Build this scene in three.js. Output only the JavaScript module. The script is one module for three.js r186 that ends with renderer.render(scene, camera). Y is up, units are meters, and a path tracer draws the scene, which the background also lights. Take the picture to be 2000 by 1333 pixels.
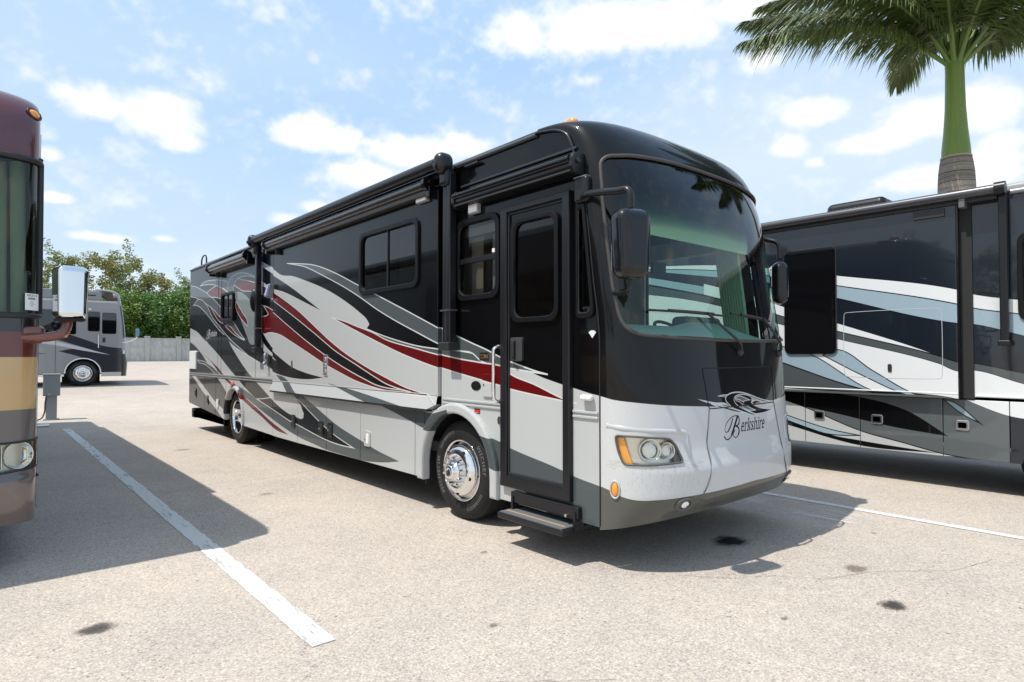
import * as THREE from 'three';
import { RoundedBoxGeometry } from 'three/addons/geometries/RoundedBoxGeometry.js';
import { mergeGeometries, toCreasedNormals } from 'three/addons/utils/BufferGeometryUtils.js';

// ---------- camera, sky, sun, exposure ----------
const scene = new THREE.Scene();
const camera = new THREE.PerspectiveCamera(58.1, 1024 / 682, 0.05, 1500);
const yaw = 41.05 * Math.PI / 180, pitch = Math.atan(26.5 / 1200);
camera.position.set(-3.55, 1.62, 3.07);
camera.lookAt(-3.55 + Math.sin(yaw) * Math.cos(pitch), 1.62 + Math.sin(pitch), 3.07 - Math.cos(yaw) * Math.cos(pitch));

const renderer = new THREE.WebGLRenderer({ antialias: true });
renderer.setSize(1024, 682);
renderer.toneMapping = THREE.LinearToneMapping;
renderer.toneMappingExposure = 1.08;
renderer.shadowMap.enabled = true;

const SUN = new THREE.Vector3(-1.64, 3.45, -0.42).normalize();
const sun = new THREE.DirectionalLight(new THREE.Color(1, 0.955, 0.89), 4.6);
sun.position.copy(SUN).multiplyScalar(60);
sun.castShadow = true;
Object.assign(sun.shadow.camera, { left: -45, right: 45, top: 45, bottom: -45, near: 1, far: 160 });
sun.shadow.mapSize.set(4096, 4096);
scene.add(sun);

// seeded random and noise
let seedState = 7;
const rnd = () => { seedState = (seedState + 0x6d2b79f5) | 0; let t = Math.imul(seedState ^ (seedState >>> 15), 1 | seedState); t = (t + Math.imul(t ^ (t >>> 7), 61 | t)) ^ t; return ((t ^ (t >>> 14)) >>> 0) / 4294967296; };
const hash2 = (x, y) => { let h = Math.imul(x | 0, 374761393) ^ Math.imul(y | 0, 668265263); h = Math.imul(h ^ (h >>> 13), 1274126177); return ((h ^ (h >>> 16)) >>> 0) / 4294967296; };
function vnoise(x, y, per) {
  const ix = Math.floor(x), iy = Math.floor(y), fx = x - ix, fy = y - iy, u = fx * fx * (3 - 2 * fx), v = fy * fy * (3 - 2 * fy);
  const m = (a) => per ? ((a % per) + per) % per : a;
  const a = hash2(m(ix), m(iy)), b = hash2(m(ix + 1), m(iy)), c = hash2(m(ix), m(iy + 1)), d = hash2(m(ix + 1), m(iy + 1));
  return a + (b - a) * u + (c - a) * v + (a - b - c + d) * u * v;
}
const fbm = (x, y, o = 5) => { let s = 0, a = 0.5, t = 0; for (let i = 0; i < o; i++) { s += a * vnoise(x, y); t += a; a *= 0.52; x = x * 2.03 + 17.1; y = y * 2.03 - 9.7; } return s / t; };
const clamp = (x, a = 0, b = 1) => Math.min(b, Math.max(a, x));
const smooth = (a, b, x) => { const t = clamp((x - a) / (b - a)); return t * t * (3 - 2 * t); };
const lerp = (a, b, t) => a + (b - a) * t;

// the sky: blue air that pales to the horizon, fair-weather cumulus and thin veils; azimuth in degrees right of -Z
const CLOUDS = [ // azimuth, elevation, half width, half height, strength
  [7.1,18.8,3.8,2.1,0.85],[10.6,18.7,4.7,2.6,1],[12.4,16.9,2.4,1.3,0.8],[5.2,19.1,2.0,1.0,0.7],[22.5,19.0,3.8,2.1,1],[25.1,18.6,3.1,1.7,0.9],[31.5,18.0,6.0,2.2,1],[27.8,15.9,4.5,2.0,0.95],[36.7,18.9,3.3,1.5,0.8],[20.8,11.7,2.0,0.9,0.7],
  [23.4,12.9,2.0,0.8,0.6],[3.8,14.7,1.1,0.7,0.7],[4.3,11.6,1.6,0.6,0.75],[11.4,9.3,1.3,0.5,0.6],[7.3,9.0,3.1,0.6,0.75],[42.0,27.7,5.0,2.6,0.75],[48.3,27.9,8.0,3.4,0.95],[56.2,28.0,7.5,2.9,0.9],[61.8,28.0,5.6,2.0,0.8],[63.1,24.1,2.8,1.5,0.75],
  [67.6,19.5,3.1,1.6,1],[65.6,17.1,2.0,1.2,0.9],[67.4,15.7,1.1,0.6,0.6],[71.5,16.6,4.3,1.3,0.95],[75.3,17.5,4.7,2.1,1],[78.8,17.6,3.6,2.4,1],[74.9,13.4,4.0,1.5,0.9],[79.0,13.5,3.6,2.1,1],[79.9,15.1,2.3,1.2,0.8],
];
for (let i = 0; i < 22; i++) CLOUDS.push([98 + i * 11 + rnd() * 6, 9 + rnd() * 13, 3 + rnd() * 6, 1.4 + rnd() * 2.2, 0.7 + rnd() * 0.3]);
function makeSky() {
  const W = 4096, H = 2048, data = new Float32Array(W * H * 4);
  const sunAz = Math.atan2(SUN.x, -SUN.z) * 180 / Math.PI;
  for (let r = 0; r < H; r++) {
    const el = ((r + 0.5) / H - 0.5) * 180, y = Math.sin(el * Math.PI / 180);
    for (let c = 0; c < W; c++) {
      const o = (r * W + c) * 4; data[o + 3] = 1;
      if (el < -1) { data[o] = 0.42; data[o + 1] = 0.4; data[o + 2] = 0.38; continue; }
      const round = ((c + 0.5) / W - 0.5) * 2 * Math.PI, x = Math.cos(round), z = Math.sin(round);
      const az = Math.atan2(x, -z) * 180 / Math.PI;
      const t = clamp(y), k = Math.exp(-t * 3.4);
      const cs = x * Math.cos(el * Math.PI / 180) * SUN.x + y * SUN.y + z * Math.cos(el * Math.PI / 180) * SUN.z;
      const glow = 0.85 * Math.pow(clamp(cs * 0.5 + 0.5), 4);
      let R = lerp(0.23, 0.76, k) + glow * 0.55, G = lerp(0.49, 0.89, k) + glow * 0.40, B = lerp(0.88, 0.99, k) + glow * 0.13;
      if (t > 0.75) { const d = (t - 0.75) * 0.25; R -= d; G -= d; B -= d * 0.5; }
      // thin veil of high cloud
      const px = x * Math.cos(el * Math.PI / 180) / (y + 0.22), pz = z * Math.cos(el * Math.PI / 180) / (y + 0.22);
      const veil = smooth(0.38, 0.78, fbm((px + pz * 0.6) * 0.4 + 3.3, (pz - px * 0.7) * 0.8 + 8, 3)) * 0.7 * smooth(3, 18, el) * smooth(62, 34, el);
      R = lerp(R, 0.90, veil * 0.75); G = lerp(G, 0.96, veil * 0.75); B = lerp(B, 1.02, veil * 0.75);
      // cumulus
      if (el > 4 && el < 60) {
        let m = 0, below = 0;
        for (const q of CLOUDS) {
          let da = az - q[0]; da -= 360 * Math.round(da / 360);
          if (Math.abs(da) > q[2] * 1.7 || Math.abs(el - q[1]) > q[3] * 1.7) continue;
          const dx = da / q[2], dy = (el - q[1]) / q[3], d = 1 - Math.sqrt(dx * dx + dy * dy * (dy < 0 ? 1.5 : 1));
          if (d * q[4] > m - 0) { m = Math.max(m, d * q[4]); below = dy; }
        }
        if (m > -0.7) {
          const n = fbm(az * 0.34 + 5, el * 0.5 + 40, 6), n2 = fbm(az * 1.3 + 15, el * 1.7 + 4, 4);
          const dens = m * 1.3 + (n - 0.5) * 0.95 + (n2 - 0.5) * 0.4 - 0.02 + Math.min(0, m) * 0.8;
          const a = smooth(-0.06, 0.62, dens) * 0.96;
          const body = smooth(0.2, 0.95, dens), base = clamp(-below * 0.5 + 0.1) * body;
          const cr = lerp(0.93, 1.04, body) - 0.10 * base, cg = lerp(0.97, 1.04, body) - 0.085 * base, cb = lerp(1.02, 1.05, body) - 0.05 * base;
          R = lerp(R, cr, a); G = lerp(G, cg, a); B = lerp(B, cb, a);
        }
      }
      data[o] = R; data[o + 1] = G; data[o + 2] = B;
    }
  }
  const t = new THREE.DataTexture(data, W, H, THREE.RGBAFormat, THREE.FloatType);
  t.mapping = THREE.EquirectangularReflectionMapping; t.magFilter = THREE.LinearFilter; t.needsUpdate = true;
  return t;
}
scene.background = makeSky();
scene.environment = scene.background;

// ---------- helpers ----------
const V = (x, y, z) => new THREE.Vector3(x, y, z);
const taken = new Map();
function numbered(n) { const k = taken.get(n) ?? 0; taken.set(n, k + 1); return k ? n + '_' + String(k).padStart(3, '0') : n; }
function thing(name, label, category, group) {
  const o = new THREE.Group(); o.name = numbered(name); scene.add(o);
  o.userData = { label, category }; if (group) o.userData.group = group;
  return o;
}
function put(name, geo, mat, parent, label) {
  const m = new THREE.Mesh(geo, mat); m.name = parent ? name : numbered(name); m.castShadow = m.receiveShadow = true;
  if (label) m.userData.label = label;
  (parent ?? scene).add(m); return m;
}
function structure(name, geo, mat) { const m = put(name, geo, mat); m.userData.kind = 'structure'; return m; }
const std = (color, roughness, metalness = 0, more = {}) => new THREE.MeshStandardMaterial({ color: Array.isArray(color) ? new THREE.Color().setRGB(...color) : color, roughness, metalness, ...more });
const phys = (color, roughness, metalness = 0, more = {}) => new THREE.MeshPhysicalMaterial({ color: Array.isArray(color) ? new THREE.Color().setRGB(...color) : color, roughness, metalness, ...more });
const pane = (r, g, b, more = {}) => phys([r, g, b], 0, 0, { transmission: 1, thickness: 0, ior: 1.5, ...more });
const clean = (g) => { const h = g.index ? g.toNonIndexed() : g; for (const k of Object.keys(h.attributes)) if (!['position', 'normal', 'uv'].includes(k)) h.deleteAttribute(k); return h; };
const merge = (list) => mergeGeometries(list.map(clean));
const box = (x0, x1, y0, y1, z0, z1, r = 0) => (r ? new RoundedBoxGeometry(x1 - x0, y1 - y0, z1 - z0, 2, r) : new THREE.BoxGeometry(x1 - x0, y1 - y0, z1 - z0)).translate((x0 + x1) / 2, (y0 + y1) / 2, (z0 + z1) / 2);
const tube = (pts, r, seg = 0, closed = false, rs = 8) => new THREE.TubeGeometry(new THREE.CatmullRomCurve3(pts, closed, 'centripetal'), seg || pts.length * 4, r, rs, closed);
function bar(a, b, r, rs = 14) { const d = b.clone().sub(a), g = new THREE.CylinderGeometry(r, r, d.length(), rs); g.applyQuaternion(new THREE.Quaternion().setFromUnitVectors(V(0, 1, 0), d.clone().normalize())); const m = a.clone().add(b).multiplyScalar(0.5); return g.translate(m.x, m.y, m.z); }
// outlines in the side plane: first number z, second y
function path(pts) { const s = new THREE.Path(); pts.forEach(([a, b], i) => (i ? s.lineTo(a, b) : s.moveTo(a, b))); s.closePath(); return s; }
function rr(z0, y0, z1, y1, r, n = 5) {
  const out = [], c = [[z1 - r, y1 - r, 0], [z0 + r, y1 - r, 1], [z0 + r, y0 + r, 2], [z1 - r, y0 + r, 3]];
  for (const [a, b, k] of c) for (let i = 0; i <= n; i++) { const t = (k + i / n) * Math.PI / 2; out.push([a + r * Math.cos(t), b + r * Math.sin(t)]); }
  return out;
}
// a plate in a side plane: outer face at x = X (outward is -X), thickness going inward (+X)
function plate(outline, holes, X, depth, bevel = 0) {
  const s = new THREE.Shape(outline.map(([a, b]) => new THREE.Vector2(a, b)));
  for (const h of holes) s.holes.push(path(h));
  const g = new THREE.ExtrudeGeometry(s, { depth: depth - bevel, bevelEnabled: bevel > 0, bevelThickness: bevel, bevelSize: bevel, bevelOffset: -bevel, bevelSegments: 2, curveSegments: 6 });
  g.rotateY(-Math.PI / 2);
  return g.translate(X + depth - bevel, 0, 0);
}
function sideUV(g, z0, z1, y0, y1) {
  const p = g.attributes.position, uv = new Float32Array(p.count * 2);
  for (let i = 0; i < p.count; i++) { uv[i * 2] = (p.getZ(i) - z0) / (z1 - z0); uv[i * 2 + 1] = (p.getY(i) - y0) / (y1 - y0); }
  g.setAttribute('uv', new THREE.BufferAttribute(uv, 2)); return g;
}
function canvasTex(w, h, draw, color = true) {
  const c = document.createElement('canvas'); c.width = w; c.height = h; draw(c.getContext('2d'), w, h);
  const t = new THREE.CanvasTexture(c); if (color) t.colorSpace = THREE.SRGBColorSpace; t.anisotropy = 8; return t;
}
const INK = { k: '#08080a', s: '#b3b5b4', g: '#4b5153', m: '#7d8484', r: '#5c0d10', d: '#2e2d2c', w: '#d9dbdc', D: '#565b5d', b: '#93a7b3', W: null };
function smoothPath(ctx, f, X, Y) {
  const n = f.length / 2, p = []; for (let i = 0; i < n; i++) p.push([X(f[2 * i]), Y(f[2 * i + 1])]);
  const tan = p.map((q, i) => {
    const a = p[(i + n - 1) % n], b = p[(i + 1) % n], ux = q[0] - a[0], uy = q[1] - a[1], vx = b[0] - q[0], vy = b[1] - q[1], lu = Math.hypot(ux, uy), lv = Math.hypot(vx, vy);
    if ((ux * vx + uy * vy) / (lu * lv + 1e-9) < 0.55) return null;
    const tx = ux / lu + vx / lv, ty = uy / lu + vy / lv, l = Math.hypot(tx, ty); return [tx / l, ty / l];
  });
  ctx.beginPath(); ctx.moveTo(...p[0]);
  for (let i = 0; i < n; i++) {
    const a = p[i], b = p[(i + 1) % n], d = Math.hypot(b[0] - a[0], b[1] - a[1]) / 3, ta = tan[i], tb = tan[(i + 1) % n];
    ctx.bezierCurveTo(a[0] + (ta ? ta[0] * d : (b[0] - a[0]) / 3), a[1] + (ta ? ta[1] * d : (b[1] - a[1]) / 3), b[0] - (tb ? tb[0] * d : (b[0] - a[0]) / 3), b[1] - (tb ? tb[1] * d : (b[1] - a[1]) / 3), b[0], b[1]);
  }
  ctx.closePath();
}
function paintTexture(list, base, z0, z1, y0, y1, extra) {
  const k = Math.min(2048 / (z1 - z0), 2048 / (y1 - y0)), w = Math.round((z1 - z0) * k), h = Math.round((y1 - y0) * k);
  return canvasTex(w, h, (ctx) => {
    const X = (z) => (z - z0) * k, Y = (y) => (y1 - y) * k;
    ctx.fillStyle = base; ctx.fillRect(0, 0, w, h);
    for (const [ink, line, pts] of list) {
      smoothPath(ctx, pts, X, Y);
      if (INK[ink]) { ctx.fillStyle = INK[ink]; ctx.fill(); }
      if (line) { ctx.strokeStyle = line === 3 ? '#0a0a0b' : '#c6c8c6'; ctx.lineWidth = Math.max(1.6, (line === 3 ? 0.012 : 0.013) * k); ctx.lineJoin = 'miter'; ctx.stroke(); }
    }
    if (extra) extra(ctx, X, Y, k);
  });
}
// the model name in a copperplate hand: a flourished B, then slanted letters; u is the height of a small letter
function scriptName(ctx, x, y, u, color) {
  ctx.save(); ctx.translate(x, y); ctx.fillStyle = ctx.strokeStyle = color; ctx.lineCap = 'round'; ctx.lineJoin = 'round';
  const pen = (w, p) => { ctx.lineWidth = w * u; ctx.beginPath(); ctx.moveTo(p[0] * u, p[1] * u); for (let i = 2; i < p.length; i += 6) ctx.bezierCurveTo(...p.slice(i, i + 6).map((v) => v * u)); ctx.stroke(); };
  pen(0.34, [-0.45, -1.9, -0.9, -1.3, -1.6, -0.4, -2.1, 0.25]); pen(0.14, [-2.1, 0.25, -2.6, 0.75, -3.4, 1.0, -3.75, 0.42]); pen(0.26, [-3.75, 0.42, -3.72, 0.36, -3.7, 0.4, -3.66, 0.5]);
  pen(0.10, [-0.4, -2.08, -1.6, -2.3, -3.0, -1.6, -3.45, -0.8, -3.7, -0.2, -3.3, 0.0, -2.8, -0.3]); pen(0.2, [-2.8, -0.3, -2.4, -0.6, -1.9, -1.2, -1.6, -1.75]);
  pen(0.22, [-0.4, -2.08, 0.1, -2.0, 0.15, -1.2, -0.4, -0.95]); pen(0.12, [-0.4, -0.95, -0.7, -0.8, -1.0, -0.78, -1.15, -0.8]);
  pen(0.26, [-0.85, -0.8, -0.2, -0.7, -0.1, -0.1, -0.5, 0.3]); pen(0.12, [-0.5, 0.3, -0.9, 0.72, -1.55, 0.75, -1.7, 0.35, -1.75, 0.1, -1.5, -0.15, -1.25, -0.3]);
  ctx.transform(1, 0, -0.4, 1, 0, 0); ctx.scale(0.78, 1); ctx.font = `${Math.round(2.1 * u)}px serif`; ctx.textBaseline = 'alphabetic'; ctx.lineWidth = 0.045 * u; ctx.fillText('erkshire', 0.05 * u, 0); ctx.strokeText('erkshire', 0.05 * u, 0);
  ctx.restore();
}
// ---------- ground ----------
const groundHeight = (z) => { const d = -13 - z; if (d <= 0) return 0; const a = Math.min(d, 4), h = a * a * 0.0425 / 8; return h + Math.max(0, Math.min(d, 14) - 4) * 0.0425 + Math.max(0, Math.min(d, 60) - 14) * 0.026; };
function asphaltTextures() {
  const N = 2048, col = new Uint8Array(N * N * 4), hgt = new Uint8Array(N * N * 4), grain = new Float32Array(N * N);
  for (let i = 0; i < N * N; i++) grain[i] = hash2(i % N, (i / N) | 0);
  const at = (x, y) => grain[(y & (N - 1)) * N + (x & (N - 1))];
  for (let y = 0; y < N; y++) for (let x = 0; x < N; x++) {
    const u = x / N, v = y / N, i = (y * N + x) * 4;
    const fine = (at(x, y) * 2 + at(x + 1, y) + at(x - 1, y) + at(x, y + 1) + at(x, y - 1)) / 6 - 0.5;
    const peb = vnoise(u * 512, v * 512, 512) - 0.5, peb2 = vnoise(u * 1024 + 0.3, v * 1024, 1024) - 0.5;
    const mid = vnoise(u * 64, v * 64, 64) - 0.5, big = (vnoise(u * 9, v * 9, 9) - 0.5) * 0.6 + (vnoise(u * 22, v * 22, 22) - 0.5) * 0.5;
    let k = 1 + fine * 0.38 + peb * 0.04 + peb2 * 0.20 + mid * 0.03 + big * 0.06;
    const pit = vnoise(u * 640 + 7, v * 640, 640); if (pit > 0.87) k *= 1 - (pit - 0.87) * 3.4;
    const warm = 0.01 * peb + 0.008 * big;
    col[i] = clamp(k * (0.70 + warm)) * 255; col[i + 1] = clamp(k * 0.668) * 255; col[i + 2] = clamp(k * (0.632 - warm)) * 255; col[i + 3] = 255;
    const b = clamp(0.5 + fine * 0.6 + peb * 0.12 + peb2 * 0.4 - (pit > 0.87 ? 0.25 : 0)) * 255; hgt[i] = hgt[i + 1] = hgt[i + 2] = b; hgt[i + 3] = 255;
  }
  const mk = (d, srgb) => { const t = new THREE.DataTexture(d, N, N); t.wrapS = t.wrapT = THREE.RepeatWrapping; t.magFilter = THREE.LinearFilter; if (srgb) t.colorSpace = THREE.SRGBColorSpace; t.needsUpdate = true; return t; };
  return [mk(col, true), mk(hgt, false)];
}
const [asphaltMap, asphaltBump] = asphaltTextures();
const asphalt = std([0.95, 0.912, 0.872], 0.93, 0, { map: asphaltMap, bumpMap: asphaltBump, bumpScale: 0.0022, vertexColors: true });
{
  const zs = [400, 150, 60, 30]; for (let z = 20; z > -70; z -= 0.75) zs.push(z); zs.push(-80, -110, -160, -260, -500);
  const xs = [-500, -250, -120, -80, -60, -45]; for (let x = -34; x <= 34; x += 0.75) xs.push(x); xs.push(45, 60, 80, 120, 250, 500);
  const p = [], uv = [], col = [], idx = [];
  zs.forEach((z) => xs.forEach((x) => { p.push(x, groundHeight(z), z); uv.push(x / 8, z / 8); const n = 0.88 + 0.24 * fbm(x * 0.21 + 40, z * 0.16, 4), w = 0.99 + 0.02 * vnoise(x * 0.13, z * 0.13); col.push(n * w, n, n / w); }));
  for (let j = 0; j < zs.length - 1; j++) for (let i = 0; i < xs.length - 1; i++) { const a = j * xs.length + i, b = a + 1, c = a + xs.length, d = c + 1; idx.push(a, b, c, b, d, c); }
  const g = new THREE.BufferGeometry(); g.setAttribute('position', new THREE.Float32BufferAttribute(p, 3)); g.setAttribute('uv', new THREE.Float32BufferAttribute(uv, 2)); g.setAttribute('color', new THREE.Float32BufferAttribute(col, 3)); g.setIndex(idx); g.computeVertexNormals();
  structure('ground', g, asphalt);
}
// painted stall lines: worn white paint with ragged edges and chips that show the asphalt
const lineWear = canvasTex(256, 2048, (ctx, w, h) => {
  const im = ctx.createImageData(w, h);
  for (let y = 0; y < h; y++) for (let x = 0; x < w; x++) {
    const i = (y * w + x) * 4, e = Math.min(x, w - 1 - x) / w, n = fbm(x / 26, y / 20, 5), f = hash2(x >> 1, y >> 1), big = fbm(x / 150 + 9, y / 90, 3);
    const a = smooth(0.0, 0.05, e + (n - 0.5) * 0.13 + (fbm(x / 60, y / 9, 3) - 0.5) * 0.06) * smooth(0.26, 0.42, n * 0.6 + f * 0.22 + (fbm(x / 400 + 9, y / 70, 3)) * 0.26 - 0.05 * (y / h));
    im.data[i] = im.data[i + 1] = im.data[i + 2] = 255 * a; im.data[i + 3] = 255;
  }
  ctx.putImageData(im, 0, 0);
}, false);
lineWear.wrapS = lineWear.wrapT = THREE.RepeatWrapping;
const linePaint = std([0.74, 0.735, 0.71], 0.8, 0, { alphaMap: lineWear, transparent: true, bumpMap: asphaltBump, bumpScale: 0.003 });
function stallLine(x0, x1, z0, z1) {
  const n = Math.ceil(Math.abs(z1 - z0) / 0.5), p = [], uv = [], idx = [];
  for (let i = 0; i <= n; i++) { const z = lerp(z0, z1, i / n), y = groundHeight(z) + 0.005; p.push(x0, y, z, x1, y, z); uv.push(0, 1 - i / n, 1, 1 - i / n); if (i) { const a = i * 2; idx.push(a - 2, a - 1, a, a - 1, a + 1, a); } }
  const g = new THREE.BufferGeometry(); g.setAttribute('position', new THREE.Float32BufferAttribute(p, 3)); g.setAttribute('uv', new THREE.Float32BufferAttribute(uv, 2)); g.setIndex(idx); g.computeVertexNormals();
  structure('parking_line', g, linePaint);
}
stallLine(-2.14, -1.985, -0.24, -13.4);
stallLine(3.36, 3.47, 2.6, -13.4);
// oil and rust drips, with feathered outlines
function stain(x, z, rx, rz, color, strength, seed) {
  const t = canvasTex(128, 128, (ctx, w, h) => {
    const im = ctx.createImageData(w, h);
    for (let j = 0; j < h; j++) for (let i = 0; i < w; i++) {
      const dx = i / 64 - 1, dy = j / 64 - 1, a = Math.atan2(dy, dx), d = Math.hypot(dx, dy) + (fbm(i / 11 + seed, j / 11, 4) - 0.5) * 0.45 + 0.05 * Math.sin(a * 3 + seed);
      const v = strength * smooth(0.9, 0.3, d) * (0.75 + 0.25 * hash2(i, j)), k = (j * w + i) * 4; im.data[k] = im.data[k + 1] = im.data[k + 2] = 255 * v; im.data[k + 3] = 255;
    }
    ctx.putImageData(im, 0, 0);
  }, false);
  const g = new THREE.PlaneGeometry(rx * 2, rz * 2).rotateX(-Math.PI / 2).translate(x, 0.0045, z);
  structure('oil_stain', g, std(color, 0.75, 0, { alphaMap: t, transparent: true }));
}
stain(1.4, 0.27, 0.23, 0.19, [0.006, 0.006, 0.007], 1, 1);
stain(0.93, 1.67, 0.13, 0.11, [0.03, 0.026, 0.024], 0.85, 5);
stain(1.48, 1.25, 0.14, 0.11, [0.12, 0.075, 0.04], 0.5, 9);
stain(-3.0, -1.3, 0.14, 0.11, [0.04, 0.036, 0.034], 0.8, 14);
for (const [x, z, r, s, k] of [[-1.2, 0.2, 0.05, 0.5, 21], [0.2, 1.3, 0.04, 0.5, 23], [-0.4, -0.9, 0.05, 0.45, 25], [2.6, 1.0, 0.05, 0.4, 27], [-1.0, -4.2, 0.12, 0.3, 29], [-0.9, -8.5, 0.2, 0.3, 31]]) stain(x, z, r, r * 0.8, [0.08, 0.07, 0.06], s, k);
// ghost of an older stripe, scrubbed into streaks
{ const t = canvasTex(256, 256, (ctx, w, h) => { const im = ctx.createImageData(w, h); for (let j = 0; j < h; j++) for (let i = 0; i < w; i++) { const s = fbm(i / 5, j / 70, 4), b = fbm(i / 60 + 4, j / 60, 3), e = Math.min(i, w - 1 - i, j, h - 1 - j) / 50, a = 0.75 * smooth(0.48, 0.68, s) * smooth(0.35, 0.6, b) * clamp(e) * (0.6 + 0.4 * hash2(i, j)), k = (j * w + i) * 4; im.data[k] = im.data[k + 1] = im.data[k + 2] = 255 * a; im.data[k + 3] = 255; } ctx.putImageData(im, 0, 0); }, false);
  structure('worn_paint', new THREE.PlaneGeometry(1.0, 2.0).rotateX(-Math.PI / 2).translate(2.82, 0.004, 0.0), std([0.8, 0.78, 0.74], 0.9, 0, { alphaMap: t, transparent: true })); }
// hairline cracks
function crack(pts, w) {
  const p = [], idx = []; let n = 0;
  for (let i = 0; i < pts.length - 1; i++) { const [x0, z0] = pts[i], [x1, z1] = pts[i + 1], L = Math.hypot(x1 - x0, z1 - z0), k = Math.ceil(L / 0.04), nx = -(z1 - z0) / L, nz = (x1 - x0) / L; for (let j = 0; j < k; j++) { const t = j / k, o = (rnd() - 0.5) * 0.016, h = w * (0.3 + rnd()), x = lerp(x0, x1, t) + nx * o, z = lerp(z0, z1, t) + nz * o; p.push(x + nx * h, 0.0035, z + nz * h, x - nx * h, 0.0035, z - nz * h); if (n++) { const a = (n - 1) * 2; idx.push(a - 2, a - 1, a, a - 1, a + 1, a); } } }
  const g = new THREE.BufferGeometry(); g.setAttribute('position', new THREE.Float32BufferAttribute(p, 3)); g.setIndex(idx); g.computeVertexNormals(); structure('pavement_crack', g, std([0.16, 0.145, 0.13], 0.95));
}
crack([[0.35, 0.45], [0.6, 0.75], [0.85, 0.9], [1.1, 1.2], [1.5, 1.35], [2.0, 1.75], [2.6, 1.9]], 0.0016);
crack([[-3.2, -0.2], [-2.6, 0.1], [-2.3, 0.5], [-1.6, 0.7], [-1.1, 1.1]], 0.0014);
crack([[-1.9, -5.0], [-1.2, -5.2], [-0.6, -5.1], [0.4, -5.4]], 0.003);

// ---------- shared materials ----------
const M = {
  satinBlack: phys([0.009, 0.009, 0.011], 0.4, 0, { specularIntensity: 0.45, clearcoat: 0.35, clearcoatRoughness: 0.22 }),
  glossBlack: phys([0.006, 0.006, 0.008], 0.3, 0, { specularIntensity: 0.2, clearcoat: 0.75, clearcoatRoughness: 0.05 }),
  frame: phys([0.006, 0.006, 0.007], 0.42, 0, { specularIntensity: 0.4 }),
  rubber: std([0.016, 0.016, 0.016], 0.8),
  trim: std([0.02, 0.02, 0.021], 0.5),
  dark: std([0.012, 0.012, 0.012], 0.9),
  chrome: std([0.82, 0.82, 0.82], 0.07, 1),
  steel: std([0.6, 0.6, 0.6], 0.28, 1),
  silver: phys([0.45, 0.46, 0.455], 0.35, 0, { clearcoat: 1, clearcoatRoughness: 0.06 }),
  white: std([0.78, 0.78, 0.76], 0.5),
  amber: phys([0.95, 0.30, 0.015], 0.2, 0, { clearcoat: 1, clearcoatRoughness: 0.05 }),
  redLens: phys([0.5, 0.02, 0.015], 0.2, 0, { clearcoat: 1 }),
  tint: pane(0.10, 0.105, 0.105), midTint: pane(0.42, 0.43, 0.42), blackGlass: phys([0.004, 0.004, 0.005], 0.03, 0, { clearcoat: 1, clearcoatRoughness: 0 }),
  clear: pane(0.93, 0.95, 0.94), wood: std([0.16, 0.075, 0.035], 0.55), beige: std([0.48, 0.43, 0.34], 0.85), cloth: std([0.55, 0.6, 0.58], 0.9),
  grille: std([0.03, 0.03, 0.032], 0.6),
};
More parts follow.
